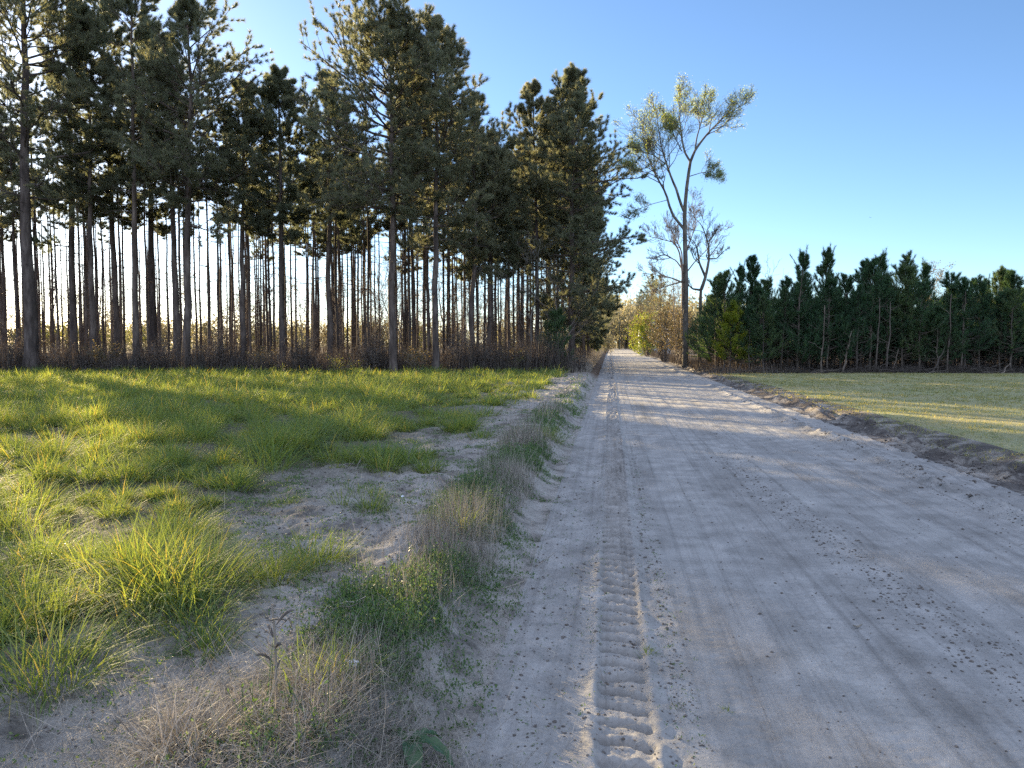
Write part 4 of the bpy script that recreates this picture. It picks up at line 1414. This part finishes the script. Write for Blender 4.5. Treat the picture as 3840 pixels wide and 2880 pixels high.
def dry_stalks():
    rng = np.random.default_rng(54)
    g = Geo()
    n = 34000
    X = -1.16 + rng.normal(0, .20, n); Y = 2.5 + rng.gamma(1.5, 4.0, n)
    f = fbm(X * .9, Y * .55, 85, 3)
    k = (rng.random(n) < np.clip(.16 + .95 * f, .03, 1)) & (X < -.80) & (X > -1.75) & (Y < 34)
    X, Y = X[k], Y[k]
    n = len(X)
    tall_ = np.clip(.5 + .8 * fbm(X * .7, Y * .5, 86, 2), .2, 1.3)
    L = tall_ * rng.gamma(2.2, .105, n) * (.55 + .45 * sstep(3.2, 5.5, Y)) + .05
    wide = (1 + .07 * np.maximum(Y - 5, 0))
    g.add(*blades(rng, np.stack([X, Y, height(X, Y)], 1), rng.uniform(0, 6.28, n), np.abs(rng.normal(.25, .4, n)), rng.normal(.2, .45, n), L, rng.uniform(.0018, .0042, n) * wide, 4))
    # matted thatch in the near corner and scattered straws
    m = 9000
    c = rng.normal(size=(m, 2)) * np.array([.35, .28]) + np.array([-1.25, 2.72])
    m2 = 2600
    s = np.stack([rng.uniform(-4.5, .2, m2), 2.4 + rng.gamma(1.5, 3.5, m2)], 1)
    c = np.concatenate([c, s]); m = len(c)
    z = height(c[:, 0], c[:, 1]) + rng.gamma(1.2, .02, m)
    g.add(*blades(rng, np.stack([c[:, 0], c[:, 1], z], 1), rng.uniform(0, 6.28, m), rng.uniform(.8, 1.55, m), rng.normal(.1, .4, m), rng.uniform(.05, .22, m), rng.uniform(.0015, .0035, m), 3))
    m3 = 9000
    f3 = np.stack([rng.uniform(-6.5, -1.9, m3), 2.4 + rng.gamma(1.8, 2.6, m3)], 1)
    f3 = f3[rng.random(m3) < np.clip(.3 + .8 * fbm(f3[:, 0] * 1.2, f3[:, 1] * 1.2, 88, 3), 0, 1)]; m3 = len(f3)
    g.add(*blades(rng, np.stack([f3[:, 0], f3[:, 1], height(f3[:, 0], f3[:, 1]) + rng.gamma(1.2, .012, m3)], 1), rng.uniform(0, 6.28, m3), rng.uniform(.7, 1.5, m3), rng.normal(.2, .4, m3), rng.uniform(.06, .22, m3), rng.uniform(.002, .0045, m3), 3))
    q = 7000
    cx, cy = rng.uniform(-4.5, -.6, q), 2.3 + rng.gamma(1.6, 3.5, q)
    g.add(*leaves(rng, np.stack([cx, cy, height(cx, cy) + .006], 1), rng.uniform(.006, .022, q), .0, .4))
    return g.mesh("dry_stalks", M['straw'])
tag(obj("dry_grass", dry_stalks()), "grey dry stalks and matted straw along the road verge", kind='stuff')


# ------------------------------------------------------------------ clods, crumbs
def clods():
    rng = np.random.default_rng(55)
    P, Sz = [], []
    def put(n, xf, y0, sc, s0):
        Y = y0 + rng.gamma(1.5, sc, n)
        P.append(np.stack([xf(n, Y), Y], 1)); Sz.append(s0 * (.35 + rng.gamma(.8, .85, n)))
    put(2600, lambda n, Y: 1.85 + .15 * np.sin(Y * .5) + rng.normal(0, .13, n), 2.4, 3.2, .0042)
    put(2300, lambda n, Y: rng.uniform(.7, 3.5, n), 2.4, 3.6, .0032)
    put(1100, lambda n, Y: .34 + rng.normal(0, .05, n), 2.3, 2.8, .0036)
    put(2200, lambda n, Y: rng.uniform(-.6, .3, n), 2.3, 2.6, .004)
    put(1600, lambda n, Y: 3.78 + rng.normal(0, .14, n), 3.5, 6, .007)
    put(2200, lambda n, Y: 4.9 + rng.normal(0, .3, n), 4.5, 8, .011)
    put(5200, lambda n, Y: rng.uniform(-3.4, -1.2, n), 2.4, 3.4, .006)
    P = np.concatenate(P); Sz = np.clip(np.concatenate(Sz), .0016, .006 + .0012 * P[:, 1] + .012 * (P[:, 0] > 3.4))
    n = len(P)
    octa = np.array([(1, 0, 0), (0, 1, 0), (-1, 0, 0), (0, -1, 0), (0, 0, 1), (0, 0, -1), (.7, .7, .5), (-.7, .7, .4), (-.7, -.7, .5), (.7, -.7, .4)], float)
    fc = np.array([[0, 6, 4], [6, 1, 4], [1, 7, 4], [7, 2, 4], [2, 8, 4], [8, 3, 4], [3, 9, 4], [9, 0, 4], [0, 5, 6], [6, 5, 1], [1, 5, 7], [7, 5, 2], [2, 5, 8], [8, 5, 3], [3, 5, 9], [9, 5, 0]])
    V = octa[None] * rng.uniform(.55, 1.25, (n, 10, 1)) * Sz[:, None, None] * np.array([1, 1, .7])
    a = rng.uniform(0, 6.28, n)
    ca, sa = np.cos(a)[:, None], np.sin(a)[:, None]
    V = np.stack([V[..., 0] * ca - V[..., 1] * sa, V[..., 0] * sa + V[..., 1] * ca, V[..., 2]], -1)
    V[..., 0] += P[:, 0:1]; V[..., 1] += P[:, 1:2]
    V[..., 2] += (height(P[:, 0], P[:, 1]) + Sz * .12)[:, None]
    Fq = (fc[None] + (np.arange(n) * 10)[:, None, None]).reshape(-1, 3)
    return mesh("clods", V.reshape(-1, 3), Fq, M['clod'])
tag(obj("dirt", clods()), "dark crumbs and clods of soil scattered over the sandy road", kind='stuff')

# ------------------------------------------------------------------ single grass clumps
CL = [  # px, row of the base, radius, blade length, blades, label, material
    (150, 2560, .24, .36, 420, "big leafy grass clump at the lower left edge beside the bare sand", 'grass'),
    (500, 2180, .17, .40, 330, "tall dark grass clump with upright blades above the sandy strip", 'grass'),
    (1010, 2190, .19, .33, 330, "arching grass clump left of the twin drooping clump, tips over the sand", 'grass'),
    (1180, 2130, .19, .33, 330, "drooping grass clump whose tips brush the sand mound's left side", 'grass'),
    (690, 2345, .20, .28, 260, "medium grass clump with yellow blades and dead thatch at its foot", 'grass'),
    (760, 2425, .12, .19, 220, "small round yellow green grass clump below the one with thatch", 'grass'),
    (75, 2215, .10, .20, 150, "small yellowish grass clump near the left edge with dead blades around it", 'grass'),
    (265, 2200, .08, .16, 100, "small grass clump with dead blades beside the tall dark clump", 'grass'),
    (1395, 1900, .14, .24, 200, "lone low grass clump in the middle of the sandy strip", 'grass'),
    (1805, 1630, .20, .26, 220, "isolated grass clump standing alone on the bare soil near the road", 'grass'),
    (2045, 1635, .26, .33, 260, "bright grass clump on the bank top right beside the road", 'grass'),
    (1735, 2010, .10, .36, 170, "narrow upright dark green grass clump among grey stalks on the verge", 'grass'),
    (1180, 2590, .20, .26, 230, "green grass clump on the near verge beside white litter", 'grass'),
    (640, 2880, .11, .30, 210, "dead straw coloured grass clump at the bottom edge", 'straw'),
    (2440, 2462, .035, .07, 46, "tiny green grass tuft on the road beside the tyre track", 'grass'),
    (2745, 2698, .02, .045, 26, "tiniest green grass sprig on the bare road", 'grass'),
    (2552, 2685, .025, .06, 30, "tiny brown dead grass tuft on the road", 'straw'),
]
rng = np.random.default_rng(57)
for px, py, r, L, nb, lab, mt in CL:
    zg = .17 if px < 2200 else 0
    d = (EYE - zg) * F / (py - HY)
    X, Y = at(px, d)
    zg = zat(X, Y)
    d = (EYE - zg) * F / (py - HY)
    X, Y = at(px, d)
    V, Fq = clump_blades(rng, np.array([X]), np.array([Y]), np.array([r]), nb, np.array([L]), .0065 if r > .05 else .004, 6, lean=.8)
    V = V - np.array([X, Y, zg])
    e = obj("grass_clump", mesh("grass_clump", V, Fq, M[mt]), None, (X, Y, zg))
    tag(e, lab, "grass clump")

# dead weed with dark pods
x, y = at(1010, 2.95)
rngw = np.random.default_rng(58)
zw = zat(x, y)
stem = np.array([[[0, 0, -.02], [.006, 0, .15], [.0, .01, .30], [-.008, .01, .44]]])
g = Geo(); g.add(*tubes(stem, np.array([[.006, .0055, .005, .004]]), 6))
Q, RQ = side(rngw, stem, np.array([[.005, .005, .004, .003]]), 7, .4, 1, (40, 75), .55, K=6, up=-.25, wob=.3, minr=.0018)
g.add(*tubes(Q, RQ, 4))
pd = Geo()
for k, (a, zz_, l) in enumerate(((2.4, .31, .10), (.7, .36, .13), (4.0, .22, .12), (5.6, .27, .09), (1.6, .17, .08))):
    u = np.linspace(0, 1, 6)
    P = np.stack([np.cos(a) * (.01 + u * l * .55), np.sin(a) * (.01 + u * l * .55), zz_ + u * l * .8 - u ** 2 * l * .45], 1)
    pd.add(*tubes(P[None], np.array([[.002, .005, .006, .006, .005, .002]]), 6))
thing("dead_weed", [("stem", g.mesh("weed_stem", M['straw'], True)), ("pods", pd.mesh("weed_pods", M['clod'], True))], "upright dead weed stalk with dark curved pods on the near verge", "weed", (x, y, zw))

# dock plant with broad leaves
x, y = at(1520, 2.95)
zw = zat(x, y)
def dock_leaf(az, L, W, droop):
    u = np.linspace(0, 1, 12)
    h = L * (u - .12 * u ** 3); z = .05 + L * (.55 * u - droop * u ** 2)
    wd = W * np.sin(np.pi * np.clip(u * .92 + .06, 0, 1)) ** .7 * (1 + .06 * np.sin(u * 30))
    c, s = math.cos(az), math.sin(az)
    rows = []
    for v, dz in ((-1, .25), (-.5, .06), (0, 0), (.5, .06), (1, .25)):
        rows.append(np.stack([c * h - s * wd * v * .5, s * h + c * wd * v * .5, z + wd * dz * .6 + .006 * np.sin(u * 22 + v * 3)], 1))
    V = np.stack(rows, 1).reshape(-1, 3)
    i = np.arange(11)[:, None] * 5 + np.arange(4)[None]
    return V, np.stack([i, i + 1, i + 6, i + 5], -1).reshape(-1, 4)
lv = []
for az, L, W, dr in ((-.35, .24, .055, .75), (-1.15, .22, .075, .80), (.6, .16, .05, .7), (2.6, .15, .05, .7)):
    g = Geo(); g.add(*dock_leaf(az, L, W, dr)); lv.append(("leaf", g.mesh("dock_leaf", M['dock'], True)))
thing("dock_plant", lv, "broad leaved dock plant with drooping dark green leaves at the bottom of the verge", "plant", (x, y, zw))

# litter, sticks, curled leaf
def crumple(seed, s, sub=3):
    import bmesh
    r = random.Random(seed)
    bm = bmesh.new()
    bmesh.ops.create_icosphere(bm, subdivisions=sub, radius=1)
    for v in bm.verts:
        k = 1 + .35 * math.sin(v.co.x * 5 + seed) * math.cos(v.co.y * 6) + r.uniform(-.16, .16)
        v.co = Vector((v.co.x * s[0] * k, v.co.y * s[1] * k, v.co.z * s[2] * k))
    me = bpy.data.meshes.new("crumple"); bm.to_mesh(me); bm.free()
    return me
for px, py, s, lab in ((1305, 2565, (.035, .025, .022), "crumpled white plastic litter in the grass of the near verge"),
                       (1505, 1880, (.012, .010, .010), "small white scrap on the sandy strip beside the lone grass clump")):
    d = (EYE - .2) * F / (py - HY); X, Y = at(px, d)
    me = crumple(px, s); me.materials.append(M['plastic'])
    tag(obj("litter", me, None, (X, Y, zat(X, Y) + s[2] * .8)), lab, "litter")
for k, (xa, ya, xb, yb, r, lab) in enumerate(((1150, 2410, 1010, 2395, .005, "pale curved stick lying on the sand behind the dead weed stalk"),
                                    (1330, 2230, 1170, 2390, .005, "long thin grey stick slanting across the near sandy strip"),
                                    (2080, 2030, 1830, 2250, .003, "thin grey dead stem arching from the verge out over the road edge"),
                                    (1350, 1755, 1270, 1780, .008, "short pale stick on the dark soil patch among the grass"))):
    da = (EYE - .2) * F / (ya - HY); db = (EYE - .2) * F / (yb - HY)
    a = at(xa, da); b = at(xb, db)
    pole_thing("stick", (a[0], a[1], zat(*a) + (.03 if k != 2 else .10)), (b[0], b[1], zat(*b) + .03), r, 'straw', lab, "stick", 2 if k != 3 else 0, 90 + k)
d = EYE * F / (2372 - HY); X, Y = at(3240, d)
u = np.linspace(0, 1, 9); g = Geo()
rows = [np.stack([(u - .5) * .06, np.full(9, v * .010) + .004 * np.sin(u * 9), .004 + .012 * abs(v) + .010 * (u - .5) ** 2 * 4], 1) * 1.0 for v in (-1, -.4, .4, 1)]
V = np.stack(rows, 1); V[:, :, 1] *= np.sin(np.pi * (u * .9 + .05))[:, None]
i = np.arange(8)[:, None] * 4 + np.arange(3)[None]
g.add(V.reshape(-1, 3), np.stack([i, i + 1, i + 5, i + 4], -1).reshape(-1, 4))
tag(obj("dry_leaf", g.mesh("dry_leaf", M['straw'], True), None, (X, Y, zat(X, Y)), .3), "curled pale dry leaf lying alone on the right half of the road", "leaf")
